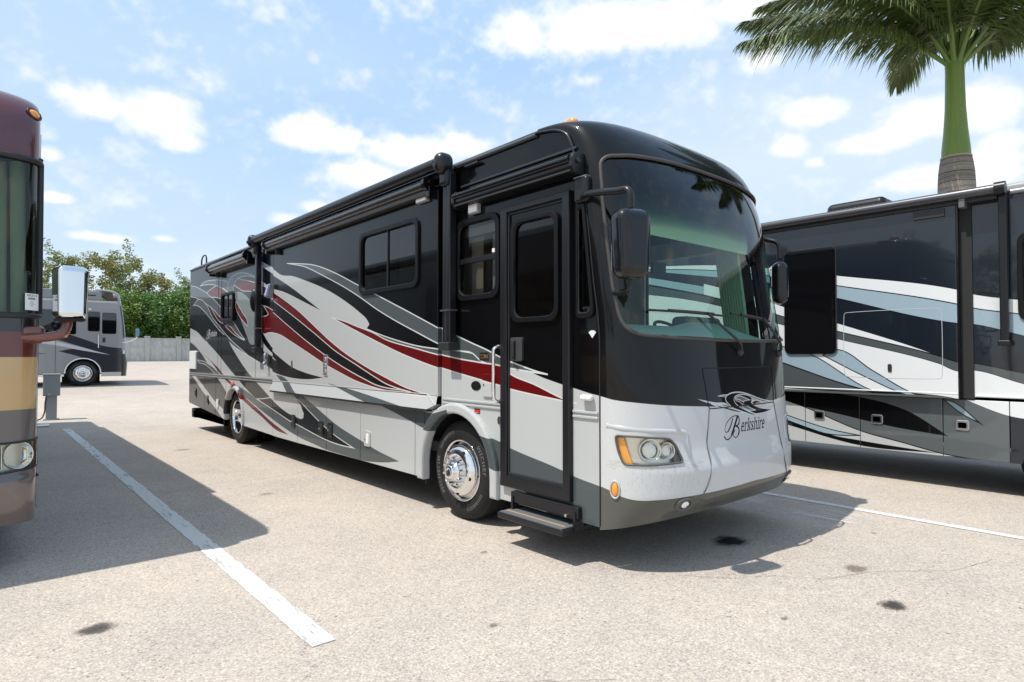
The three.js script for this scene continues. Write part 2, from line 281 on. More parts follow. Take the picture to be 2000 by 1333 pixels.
// ---------- a nose cap: plan curves stacked from bumper to roof; l runs across (metres of arc), q up and over ----------
function makeCap(W, stations, N0, lift) {
  const T = 1200, sT = [], lT = [0], bRef = 0.5;
  for (let i = 0; i <= T; i++) { const t = Math.PI * i / T, c = Math.cos(t); sT.push(-Math.sign(c) * Math.abs(c) ** (2 / N0)); }
  const w0 = (s) => Math.max(0, 1 - Math.abs(s) ** N0) ** (1 / N0);
  for (let i = 1; i <= T; i++) lT.push(lT[i - 1] + Math.hypot((sT[i] - sT[i - 1]) * W / 2, (w0(sT[i]) - w0(sT[i - 1])) * bRef));
  const L = lT[T];
  const look = (xs, ys, x) => { if (x <= xs[0]) return ys[0]; let a = 0, b = xs.length - 1; if (x >= xs[b]) return ys[b]; while (b - a > 1) { const m = (a + b) >> 1; if (xs[m] <= x) a = m; else b = m; } return lerp(ys[a], ys[b], (x - xs[a]) / (xs[b] - xs[a] || 1)); };
  const Q = stations.map((s) => s[0]);
  const cubic = (k, q) => { // monotone-ish cubic through the stations
    const n = Q.length; let i = 0; while (i < n - 2 && q > Q[i + 1]) i++;
    const h = Q[i + 1] - Q[i], t = clamp((q - Q[i]) / h), y0 = stations[i][k], y1 = stations[i + 1][k], d = (y1 - y0) / h;
    const dl = i > 0 ? (y0 - stations[i - 1][k]) / (Q[i] - Q[i - 1]) : d, dr = i < n - 2 ? (stations[i + 2][k] - y1) / (Q[i + 2] - Q[i + 1]) : d;
    const m0 = dl * d <= 0 ? 0 : 2 * dl * d / (dl + d), m1 = dr * d <= 0 ? 0 : 2 * dr * d / (dr + d), t2 = t * t, t3 = t2 * t;
    return y0 * (2 * t3 - 3 * t2 + 1) + m0 * h * (t3 - 2 * t2 + t) + y1 * (-2 * t3 + 3 * t2) + m1 * h * (t3 - t2);
  };
  const P = (l, q) => {
    const s = look(lT, sT, l), y = cubic(1, q), z = cubic(2, q), b = cubic(3, q), ph = cubic(4, q) * Math.PI / 180, n = cubic(5, q), w = Math.max(0, 1 - Math.abs(s) ** n) ** (1 / n);
    return V(W / 2 * (1 + s), y + b * w * Math.sin(ph) + (lift ? lift(q, w) : 0), z + b * w * Math.cos(ph));
  };
  const Nrm = (l, q) => { const e = 0.004, a = clamp(l, e, L - e), dl = P(a + e, q).sub(P(a - e, q)), dq = P(a, q + e).sub(P(a, q - e)); return dl.cross(dq).normalize(); };
  const off = (l, q, d) => P(l, q).addScaledVector(Nrm(l, q), d);
  const lOf = (X) => look(sT, lT, X / (W / 2) - 1);
  const q0 = Q[0], q1 = Q[Q.length - 1];
  function sheet(nl, nq, keep, d = 0, range) {
    const [a0, a1, b0, b1] = range ?? [0, L, q0, q1], pos = [], uv = [], idx = [];
    for (let j = 0; j <= nq; j++) for (let i = 0; i <= nl; i++) { const l = lerp(a0, a1, i / nl), q = lerp(b0, b1, j / nq), p = d ? off(l, q, d) : P(l, q); pos.push(p.x, p.y, p.z); uv.push(l / L, (q - q0) / (q1 - q0)); }
    for (let j = 0; j < nq; j++) for (let i = 0; i < nl; i++) {
      if (!keep(lerp(a0, a1, (i + 0.5) / nl), lerp(b0, b1, (j + 0.5) / nq))) continue;
      const a = j * (nl + 1) + i, b = a + 1, c = a + nl + 1, e = c + 1; idx.push(a, b, e, a, e, c);
    }
    const g = new THREE.BufferGeometry(); g.setAttribute('position', new THREE.Float32BufferAttribute(pos, 3)); g.setAttribute('uv', new THREE.Float32BufferAttribute(uv, 2)); g.setIndex(idx); g.computeVertexNormals(); return g;
  }
  const rim = (pts, r, d = 0, closed = true, rs = 8) => tube(pts.map(([l, q]) => off(l, q, d)), r, pts.length * 5, closed, rs);
  return { P, off, Nrm, L, lOf, sheet, rim, q0, q1 };
}
const inside = (poly, x, y) => { let c = false; for (let i = 0, j = poly.length - 1; i < poly.length; j = i++) { const [a, b] = poly[i], [p, q] = poly[j]; if ((b > y) !== (q > y) && x < (p - a) * (y - b) / (q - b) + a) c = !c; } return c; };
// fill in a polyline so that curves laid on the cap follow it
const dense = (pts, step = 0.06) => { const out = []; pts.forEach((p, i) => { const n = pts[(i + 1) % pts.length], k = Math.max(1, Math.round(Math.hypot(n[0] - p[0], n[1] - p[1]) / step)); for (let j = 0; j < k; j++) out.push([lerp(p[0], n[0], j / k), lerp(p[1], n[1], j / k)]); }); return out; };
function rounded(pts, rad, n = 4) { // polygon with its corners rounded
  const out = [], N = pts.length;
  pts.forEach((p, i) => {
    const a = pts[(i + N - 1) % N], b = pts[(i + 1) % N], r = Array.isArray(rad) ? rad[i] : rad, la = Math.hypot(a[0] - p[0], a[1] - p[1]), lb = Math.hypot(b[0] - p[0], b[1] - p[1]);
    const s = [p[0] + (a[0] - p[0]) * Math.min(0.45, r / la), p[1] + (a[1] - p[1]) * Math.min(0.45, r / la)], e = [p[0] + (b[0] - p[0]) * Math.min(0.45, r / lb), p[1] + (b[1] - p[1]) * Math.min(0.45, r / lb)];
    for (let k = 0; k <= n; k++) { const t = k / n; out.push([(1 - t) ** 2 * s[0] + 2 * t * (1 - t) * p[0] + t * t * e[0], (1 - t) ** 2 * s[1] + 2 * t * (1 - t) * p[1] + t * t * e[1]]); }
  });
  return out;
}
// ---------- wheels: axis along X, outward is -X ----------
const lathe = (pts, seg = 48) => new THREE.LatheGeometry(pts.map(([r, a]) => new THREE.Vector2(r, a)), seg).rotateZ(Math.PI / 2);
const tyreText = canvasTex(2048, 256, (ctx, w, h) => {
  ctx.fillStyle = '#0d0d0d'; ctx.fillRect(0, 0, w, h);
  for (let i = 0; i < 5000; i++) { const g = 10 + rnd() * 20; ctx.fillStyle = `rgba(${g + 8},${g + 4},${g},0.35)`; ctx.fillRect(rnd() * w, rnd() * h, 1 + rnd() * 14, 1 + rnd() * 2); }
  ctx.fillStyle = '#5a5a59'; ctx.textBaseline = 'middle'; ctx.textAlign = 'center';
  for (const [t, u, sz] of [['MICHELIN', 0.04, 46], ['255/80R22.5', 0.36, 30], ['MICHELIN', 0.54, 46], ['255/80R22.5', 0.86, 30]]) {
    ctx.save(); ctx.translate(((u + 1) % 1) * w, 0.26 * h); ctx.scale(-1.5, -1); ctx.font = `bold ${sz}px sans-serif`; ctx.fillText(t, 0, 0); ctx.restore();
  }
});
tyreText.wrapS = THREE.RepeatWrapping;
const tyreMat = std([1, 1, 1], 0.78, 0, { map: tyreText });
const tyreGeo = (() => {
  const pr = [[0.288, 0.0], [0.305, 0.018], [0.34, 0.032], [0.39, 0.036], [0.43, 0.026], [0.458, 0.008], [0.474, -0.012]];
  for (let k = 0; k < 5; k++) { const a = -0.02 - k * 0.04; pr.push([0.484, a], [0.484, a - 0.028], [0.473, a - 0.03], [0.473, a - 0.038]); }
  pr.push([0.484, -0.222], [0.47, -0.235], [0.43, -0.25], [0.3, -0.23]);
  const g = lathe(pr.map(([r, a]) => [r, a]), 72), uv = g.attributes.uv, n = pr.length;
  // v follows the radius on the sidewall, so that lettering sits at mid height
  for (let i = 0; i < uv.count; i++) { const k = Math.round(uv.getY(i) * (n - 1)); uv.setY(i, k < 7 ? 1 - 0.52 * (0.474 - pr[k][0] < 0 ? 0 : (0.474 - pr[k][0]) / 0.186) : 0.05); }
  return g;
})();
function wheel(parent, x, y, z, kind, name = 'wheel') {
  const g = new THREE.Group(); g.name = name; g.position.set(x, y, z); parent.add(g);
  put('tyre', tyreGeo, tyreMat, g);
  if (kind === 'front') {
    put('rim', lathe([[0.296, 0.012], [0.302, 0.022], [0.296, 0.03], [0.282, 0.022], [0.272, -0.015], [0.262, -0.02], [0.252, 0.03], [0.238, 0.062], [0.205, 0.086], [0.172, 0.092], [0.16, 0.092], [0.15, 0.08], [0.085, 0.08]], 64), M.chrome, g);
    put('hub', lathe([[0.098, 0.078], [0.098, 0.115], [0.088, 0.13], [0.072, 0.134], [0.07, 0.165], [0.058, 0.178], [0.034, 0.18], [0.03, 0.172], [0.0, 0.172]], 40), M.chrome, g);
    put('hub_badge', lathe([[0.026, 0.174], [0.0, 0.176]], 20), M.dark, g);
    for (let k = 0; k < 10; k++) { const a = k / 10 * 6.2832 + 0.1; put('lug_nut', lathe([[0.017, 0], [0.017, 0.02], [0.013, 0.035], [0.013, 0.062], [0.008, 0.07], [0, 0.071]], 12).translate(-0.08, 0.128 * Math.cos(a), 0.128 * Math.sin(a)), M.chrome, g); }
    for (let k = 0; k < 5; k++) { const a = k / 5 * 6.2832 + 0.55; put('hand_hole', new THREE.CylinderGeometry(0.017, 0.017, 0.012, 16).rotateZ(Math.PI / 2).translate(-0.0775, 0.216 * Math.cos(a), 0.216 * Math.sin(a)), M.dark, g); }
  } else {
    put('rim', lathe([[0.296, 0.012], [0.302, 0.022], [0.296, 0.03], [0.284, 0.022], [0.276, -0.03], [0.262, -0.10], [0.24, -0.13], [0.2, -0.138], [0.12, -0.13]], 56), M.chrome, g);
    put('hub', lathe([[0.13, -0.135], [0.125, -0.06], [0.11, -0.035], [0.075, -0.03], [0.07, 0.01], [0, 0.012]], 36), M.chrome, g);
    for (let k = 0; k < 10; k++) { const a = k / 10 * 6.2832; put('lug_nut', lathe([[0.017, 0], [0.017, 0.02], [0.013, 0.05], [0, 0.056]], 10).translate(0.13, 0.165 * Math.cos(a), 0.165 * Math.sin(a)), M.chrome, g); }
  }
  return g;
}
const face = (outline, X) => new THREE.ShapeGeometry(new THREE.Shape(outline.map(([a, b]) => new THREE.Vector2(a, b)))).rotateY(-Math.PI / 2).translate(X, 0, 0);
// a window in a side wall: proud frame, glass, optional bars
function sideWindow(parent, outline, inner, X, glass, name = 'window', bars = []) {
  const w = put(name, plate(outline, [inner], X - 0.018, 0.05, 0.008), M.frame, parent);
  const c = inner.reduce((s, p) => [s[0] + p[0] / inner.length, s[1] + p[1] / inner.length], [0, 0]);
  put('gasket', tube(inner.map(([a, b]) => V(X - 0.012, c[1] + (b - c[1]) * 1.012, c[0] + (a - c[0]) * 1.012)), 0.008, inner.length * 3, true, 6), M.rubber, w);
  put('pane', face(inner.map(([a, b]) => [c[0] + (a - c[0]) * 1.004, c[1] + (b - c[1]) * 1.004]), X + 0.006), glass, w);
  for (const [z0, y0, z1, y1] of bars) put('divider', box(X - 0.008, X + 0.03, y0, y1, z0, z1, 0.004), M.satinBlack, w);
  return w;
}
const PAINT = [
 ['k',0,[-7.45,5.003,0.06,4.076,0.04,1.309,-0.01,1.31,-0.28,1.359,-0.39,1.381,-0.70,1.456,-0.74,1.473,-1.12,1.581,-1.59,1.635,-1.91,1.655,-2.11,1.677,-2.50,1.713,-2.92,1.78,-3.38,1.872,-3.61,1.927,-3.54,1.98,-3.61,2.044,-3.77,2.126,-4.04,2.242,-4.47,2.403,-4.95,2.55,-5.47,2.682,-5.92,2.785,-6.37,2.847,-6.72,2.975,-7.40,3.184]],
 ['g',1,[-3.61,1.927,-3.38,1.872,-2.92,1.78,-2.50,1.713,-2.11,1.677,-1.91,1.666,-1.59,1.635,-1.12,1.574,-1.12,1.506,-1.44,1.544,-1.76,1.575,-2.11,1.62,-2.49,1.68,-3.15,1.79,-3.44,1.874]],
 ['g',1,[-6.14,2.997,-5.62,2.934,-5.12,2.857,-4.48,2.686,-3.88,2.486,-3.39,2.323,-2.70,2.094,-2.10,1.89,-1.91,1.828,-1.59,1.73,-1.35,1.66,-1.12,1.581,-1.02,1.557,-0.70,1.482,-0.55,1.456,-0.74,1.473,-1.02,1.498,-1.12,1.51,-1.44,1.558,-1.59,1.635,-1.85,1.663,-2.11,1.734,-2.49,1.854,-2.92,1.991,-3.38,2.155,-3.77,2.314,-4.18,2.467,-4.79,2.668,-5.47,2.874,-5.85,2.948]],
 ['r',1,[-4.56,2.106,-4.17,2.036,-3.90,1.974,-3.44,1.874,-3.15,1.79,-2.49,1.68,-2.11,1.62,-1.76,1.575,-1.44,1.544,-1.12,1.506,-1.02,1.449,-0.70,1.366,-0.39,1.271,-0.23,1.236,-0.39,1.25,-1.02,1.316,-1.14,1.336,-1.44,1.382,-2.10,1.485,-2.49,1.56,-2.91,1.654,-3.38,1.776,-3.90,1.917,-4.32,2.035]],
 ['k',0,[-7.39,3.098,-6.71,2.869,-6.24,2.713,-5.84,2.572,-5.29,2.362,-4.94,2.228,-5.46,2.366,-6.24,2.572,-6.89,2.696,-7.12,2.766,-7.39,2.857]],
 ['r',1,[-7.49,2.797,-7.39,2.78,-6.73,2.61,-6.24,2.455,-5.64,2.236,-5.11,2.01,-4.62,1.803,-4.17,1.639,-3.63,1.479,-3.14,1.357,-2.69,1.259,-2.20,1.2,-2.30,1.19,-2.49,1.191,-2.91,1.199,-3.38,1.231,-3.89,1.298,-4.17,1.354,-4.77,1.49,-5.27,1.627,-5.83,1.778,-6.43,1.929,-6.87,1.972,-7.06,1.969,-7.20,1.956,-7.34,2.028,-7.47,2.143]],
 ['k',1,[-7.48,2.664,-7.38,2.643,-7.07,2.569,-6.75,2.481,-5.83,2.171,-5.11,1.91,-4.46,1.667,-3.89,1.5,-3.38,1.351,-3.14,1.287,-2.84,1.241,-2.61,1.218,-2.81,1.232,-3.07,1.238,-3.38,1.267,-3.63,1.319,-4.17,1.445,-4.77,1.613,-5.45,1.832,-6.23,2.111,-6.75,2.302,-7.02,2.383,-7.30,2.433,-7.48,2.452]],
 ['k',1,[-7.48,2.452,-7.30,2.433,-7.14,2.356,-7.02,2.275,-7.11,2.254,-7.47,2.263]],
 ['k',0,[-7.60,2.208,-7.42,2.09,-7.20,1.931,-7.00,1.81,-6.73,1.685,-6.42,1.58,-5.89,1.431,-5.45,1.365,-5.10,1.33,-4.83,1.31,-5.27,1.276,-5.82,1.274,-6.57,1.332,-6.79,1.376,-7.16,1.461,-7.58,1.542]],
 ['s',0,[-7.46,1.937,-7.14,1.762,-6.80,1.628,-6.53,1.516,-6.77,1.575,-7.09,1.645,-7.46,1.714]],
 ['k',0,[-12.45,4.237,-7.42,3.96,-7.35,1.51,-7.17,1.444,-7.80,1.567,-8.31,1.684,-8.97,1.867,-9.13,1.937,-10.56,1.893,-11.27,2.102,-11.82,2.197,-12.36,2.26]],
 ['g',1,[-12.06,3.181,-11.76,3.134,-11.41,3.084,-11.06,3.006,-10.62,2.898,-10.20,2.769,-9.72,2.585,-9.46,2.483,-9.14,2.357,-8.75,2.185,-8.46,2.024,-8.17,1.881,-8.31,1.906,-8.90,2.084,-9.46,2.286,-9.75,2.386,-10.28,2.574,-10.71,2.685,-11.20,2.805,-11.80,2.896,-12.05,2.913]],
 ['g',1,[-11.22,2.8,-11.61,2.693,-11.42,2.688,-11.22,2.655,-10.79,2.53,-10.32,2.348,-9.74,2.11,-9.29,1.962,-9.05,1.849,-8.74,1.762,-8.30,1.667,-7.80,1.566,-7.17,1.437,-7.54,1.502,-7.79,1.55,-8.31,1.701,-8.88,1.866,-9.29,2.01,-9.74,2.191,-10.19,2.381,-10.59,2.638]],
 ['r',1,[-10.28,2.574,-10.01,2.488,-9.71,2.371,-9.46,2.273,-9.46,2.212,-9.75,2.285,-10.01,2.411]],
 ['r',1,[-9.35,2.171,-9.06,2.154,-8.67,2.007,-8.21,1.87,-8.82,1.999]],
 ['m',0,[-8.85,2.781,-8.59,2.761,-8.41,2.741,-8.23,2.693,-8.06,2.63,-7.79,2.512,-7.63,2.49,-7.61,1.794,-7.87,1.798,-8.32,2.1,-8.69,2.346,-8.80,2.588]],
 ['k',0,[-8.69,2.605,-8.81,2.778,-8.72,2.372,-8.49,2.094,-8.10,1.853,-7.90,1.776,-7.97,1.851,-8.46,2.301]],
 ['r',1,[-8.69,2.593,-8.33,2.374,-8.04,2.181,-8.03,2.118,-8.18,2.175,-8.50,2.326,-8.69,2.487]],
 ['r',1,[-10.60,2.896,-10.25,2.948,-9.90,2.977,-9.64,2.924,-9.40,2.86,-9.19,2.796,-9.21,2.736,-9.47,2.669,-9.64,2.705,-9.89,2.748,-10.34,2.798]],
 ['r',1,[-8.71,2.981,-8.34,2.954,-7.64,2.842,-7.63,2.682,-7.99,2.724,-8.34,2.759,-8.55,2.822,-8.78,2.893]],
 ['g',1,[-9.21,2.761,-9.20,2.833,-9.16,2.938,-9.08,3.004,-8.97,3.054,-8.71,3.093,-8.42,3.088,-8.07,3.042,-7.64,2.947,-7.64,2.928,-7.90,2.977,-8.17,3.006,-8.52,3.005,-8.74,2.955,-8.83,2.886,-8.85,2.734]],
 ['g',1,[-11.09,3.077,-10.87,3.119,-10.68,3.135,-10.12,3.111,-9.65,3.066,-9.16,2.999,-9.19,2.807,-9.48,2.898,-9.90,2.989,-10.35,3.04,-10.77,3.07]],
 ['d',0,[-12.12,1.926,-11.81,1.885,-11.36,1.782,-10.85,1.603,-10.47,1.44,-10.10,1.336,-9.79,1.178,-9.25,0.939,-9.17,0.87,-8.92,0.209,-12.04,0.273]],
 ['s',0,[-11.97,1.253,-11.60,1.212,-10.04,0.739,-9.04,0.4,-9.00,0.321,-9.23,0.361,-9.90,0.57,-10.73,0.834,-11.75,1.194]],
 ['g',1,[-11.25,1.507,-10.75,1.477,-10.47,1.434,-10.06,1.362,-9.84,1.302,-9.42,1.188,-9.84,1.196,-10.10,1.284,-10.61,1.406,-11.19,1.473]],
 ['r',0,[-10.90,1.637,-10.52,1.564,-10.15,1.469,-9.80,1.378,-9.22,1.182,-8.79,1.077,-8.64,1.035,-8.79,1.018,-8.90,1.049,-9.42,1.188,-9.76,1.292,-10.11,1.438,-10.47,1.545]],
 ['g',0,[-6.55,1.309,-6.21,1.271,-5.75,1.082,-5.09,0.879,-4.45,0.696,-3.83,0.575,-3.37,0.492,-2.90,0.435,-3.25,0.378,-3.62,0.341,-3.82,0.333,-4.30,0.337,-4.79,0.345,-5.08,0.367,-5.80,0.429,-6.44,0.53,-7.00,0.638,-7.95,0.841,-8.42,0.962,-8.48,1.051,-7.95,0.965,-7.52,0.876,-6.72,0.74,-5.96,0.61,-5.43,0.589,-5.17,0.704,-5.44,0.849,-5.75,0.955,-5.87,0.994]],
 ['k',0,[-10.68,1.948,-10.56,1.893,-9.77,1.63,-9.03,1.353,-8.58,1.2,-7.98,0.996,-7.52,0.876,-6.72,0.74,-5.96,0.61,-5.78,0.595,-5.25,0.526,-4.79,0.475,-4.36,0.454,-4.01,0.459,-4.57,0.572,-4.95,0.68,-5.44,0.849,-5.75,0.955,-5.87,0.994,-5.69,0.899,-5.55,0.776,-5.56,0.709,-5.65,0.687,-5.79,0.698,-6.20,0.744,-6.73,0.878,-7.32,1.079,-7.75,1.224,-7.96,1.296,-8.40,1.492,-9.04,1.84,-9.16,1.938]],
 ['W',2,[-7.52,0.876,-6.72,0.74,-5.96,0.61,-5.78,0.595,-5.25,0.526,-4.79,0.475,-4.36,0.454,-4.01,0.459,-4.57,0.572,-4.95,0.68,-5.44,0.849,-5.75,0.955]],
 ['r',0,[-8.42,0.952,-8.14,0.875,-7.46,0.707,-6.84,0.553,-6.11,0.413,-6.57,0.432,-6.84,0.484,-7.31,0.603,-7.94,0.744,-8.36,0.882]],
 ['g',0,[-4.69,1.239,-4.22,1.203,-3.38,1.124,-2.74,1.056,-2.57,1.04,-2.25,1.014,-1.93,1.077,-1.93,0.824,-2.37,0.84,-2.69,0.904,-3.27,1.017,-3.62,1.062,-4.40,1.193]],
 ['g',0,[-1.56,0.895,-1.14,0.83,-1.03,0.801,-0.39,0.693,-0.28,0.666,0.02,0.625,0.02,0.251,-0.33,0.174,-0.68,0.401,-1.01,0.491,-1.14,0.564,-1.30,0.602,-1.48,0.654]],
];const PAINT_R = [
 ['w',3,[-4.20,3.22,-3.43,3.15,-2.08,3.03,-1.46,2.935,-0.29,2.692,1.07,2.39,1.19,2.337,1.65,2.235,1.90,2.184,1.89,2.01,1.65,2.07,1.18,2.171,1.06,2.216,-0.29,2.551,-1.05,2.737,-1.46,2.823,-2.08,2.94,-3.43,3.1,-4.20,3.18]],
 ['b',3,[-4.20,3.18,-3.43,3.1,-2.08,2.94,-1.46,2.823,-1.05,2.737,-0.29,2.551,1.06,2.216,1.18,2.171,1.65,2.07,1.89,2.01,1.89,1.741,1.65,1.827,1.18,1.977,1.06,1.987,-0.29,2.38,-1.05,2.611,-1.46,2.727,-2.08,2.83,-3.43,3.06,-4.20,3.15]],
 ['b',3,[-4.20,3.12,-3.43,2.97,-2.20,2.69,-2.20,2.55,-3.43,2.84,-4.20,2.98]],
 ['w',0,[-2.30,2.75,-1.46,2.49,-1.05,2.318,-0.30,2.045,0.48,1.761,0.86,1.606,-0.30,1.938,-1.05,2.175,-1.46,2.323,-2.30,2.58]],
 ['g',3,[-4.20,2.96,-3.43,2.82,-2.30,2.56,-1.46,2.323,-1.05,2.175,-0.30,1.938,0.86,1.606,1.05,1.533,1.19,1.519,1.64,1.414,1.89,1.366,1.88,1.232,1.64,1.29,1.19,1.433,1.05,1.421,0.86,1.51,-0.30,1.831,-1.05,2.049,-1.46,2.194,-2.30,2.45,-3.43,2.66,-4.20,2.75]],
 ['w',0,[-4.20,2.75,-3.43,2.66,-2.30,2.45,-1.46,2.194,-1.05,2.049,-0.30,1.831,0.86,1.51,1.05,1.421,1.19,1.433,1.64,1.29,1.88,1.232,1.88,0.911,1.51,0.924,1.08,1.09,0.58,1.145,-1.47,1.086,-2.50,1.1,-4.20,1.1]],
 ['b',3,[-1.47,1.787,-1.09,1.746,-0.64,1.621,0.13,1.156,0.30,1.126,-0.01,1.175,-1.10,1.524,-1.47,1.639]],
 ['b',3,[-0.48,1.611,-0.30,1.688,0.14,1.412,0.58,1.145,0.79,1.079,0.58,1.099,0.02,1.345]],
 ['g',3,[-1.47,1.647,-1.11,1.524,-0.01,1.166,0.19,1.12,-1.06,1.146,-1.47,1.16]],
 ['D',0,[-1.47,1.13,0.19,1.12,1.08,1.09,1.51,0.924,1.51,0.049,-1.49,-0.459]],
 ['w',0,[1.08,1.095,1.88,1.165,1.88,0.884,1.51,0.924]],
 ['k',0,[-1.47,1.123,-1.06,1.097,-0.11,1.064,0.47,0.923,0.93,0.635,0.35,0.696,-0.42,0.829,-1.07,0.926,-1.48,0.994]],
 ['s',3,[-1.47,1.049,-1.08,0.967,-0.77,0.874,-0.05,0.611,0.46,0.504,0.85,0.422,1.22,0.386,0.85,0.383,-0.06,0.108,-1.49,-0.092]],
 ['b',3,[-1.48,0.902,-1.09,0.764,-0.42,0.593,-0.05,0.546,-0.42,0.526,-1.09,0.639,-1.48,0.754]],
 ['k',0,[-1.48,0.791,-1.09,0.693,-0.42,0.519,-0.05,0.481,0.83,0.419,-0.05,0.416,-1.09,0.621,-1.48,0.699]],
 ['b',3,[0.88,1.078,0.99,1.046,1.24,0.817,1.06,0.919]],
];const EMBLEM = [
 ['#c9cbca',0,[0.832,1.283,0.925,1.266,1.046,1.246,1.210,1.224,1.219,1.214,1.275,1.187,1.091,1.222,1.000,1.239,0.923,1.254]],
 ['#0a0a0c',0.006,[0.993,1.238,1.123,1.212,1.282,1.183,1.462,1.140,1.347,1.153,1.201,1.182,1.090,1.206]],
 ['#6a6f70',0.005,[1.092,1.228,1.206,1.217,1.250,1.196,1.179,1.208]],
 ['#c9cbca',0,[1.073,1.292,1.153,1.302,1.252,1.301,1.209,1.279,1.151,1.286]],
 ['#6a6f70',0,[1.140,1.293,1.215,1.296,1.200,1.286]],
 ['#0a0a0c',0.009,[1.190,1.267,1.206,1.288,1.259,1.306,1.330,1.313,1.415,1.311,1.496,1.300,1.593,1.279,1.709,1.250,1.836,1.226,1.949,1.211,2.016,1.202,1.917,1.202,1.798,1.216,1.690,1.237,1.590,1.263,1.530,1.281,1.427,1.292,1.368,1.287,1.319,1.268,1.313,1.250,1.330,1.227,1.383,1.198,1.460,1.171,1.554,1.141,1.644,1.116,1.699,1.099,1.580,1.116,1.477,1.140,1.377,1.165,1.282,1.191,1.221,1.229,1.195,1.252]],
 ['#0a0a0c',0.005,[1.319,1.268,1.368,1.287,1.427,1.292,1.530,1.281,1.590,1.263,1.610,1.241,1.583,1.222,1.610,1.201,1.695,1.175,1.822,1.154,1.986,1.140,1.863,1.128,1.727,1.122,1.630,1.125,1.547,1.149,1.460,1.171,1.383,1.198,1.330,1.227,1.313,1.250]],
 ['#6a6f70',0.006,[1.337,1.271,1.396,1.282,1.454,1.271,1.511,1.256,1.563,1.242,1.493,1.239,1.455,1.234,1.398,1.250,1.343,1.263]],
 ['#5c0d10',0.005,[1.329,1.262,1.391,1.250,1.462,1.231,1.442,1.206,1.402,1.231,1.335,1.253]],
 ['#6a6f70',0.006,[1.412,1.200,1.487,1.202,1.560,1.177,1.650,1.152,1.526,1.160,1.461,1.179]],
 ['#c9cbca',0,[1.595,1.250,1.664,1.235,1.797,1.210,1.867,1.199,1.676,1.205,1.626,1.200,1.589,1.214]],
 ['#5c0d10',0.004,[1.591,1.221,1.665,1.231,1.778,1.209,1.685,1.209,1.626,1.202]],
];
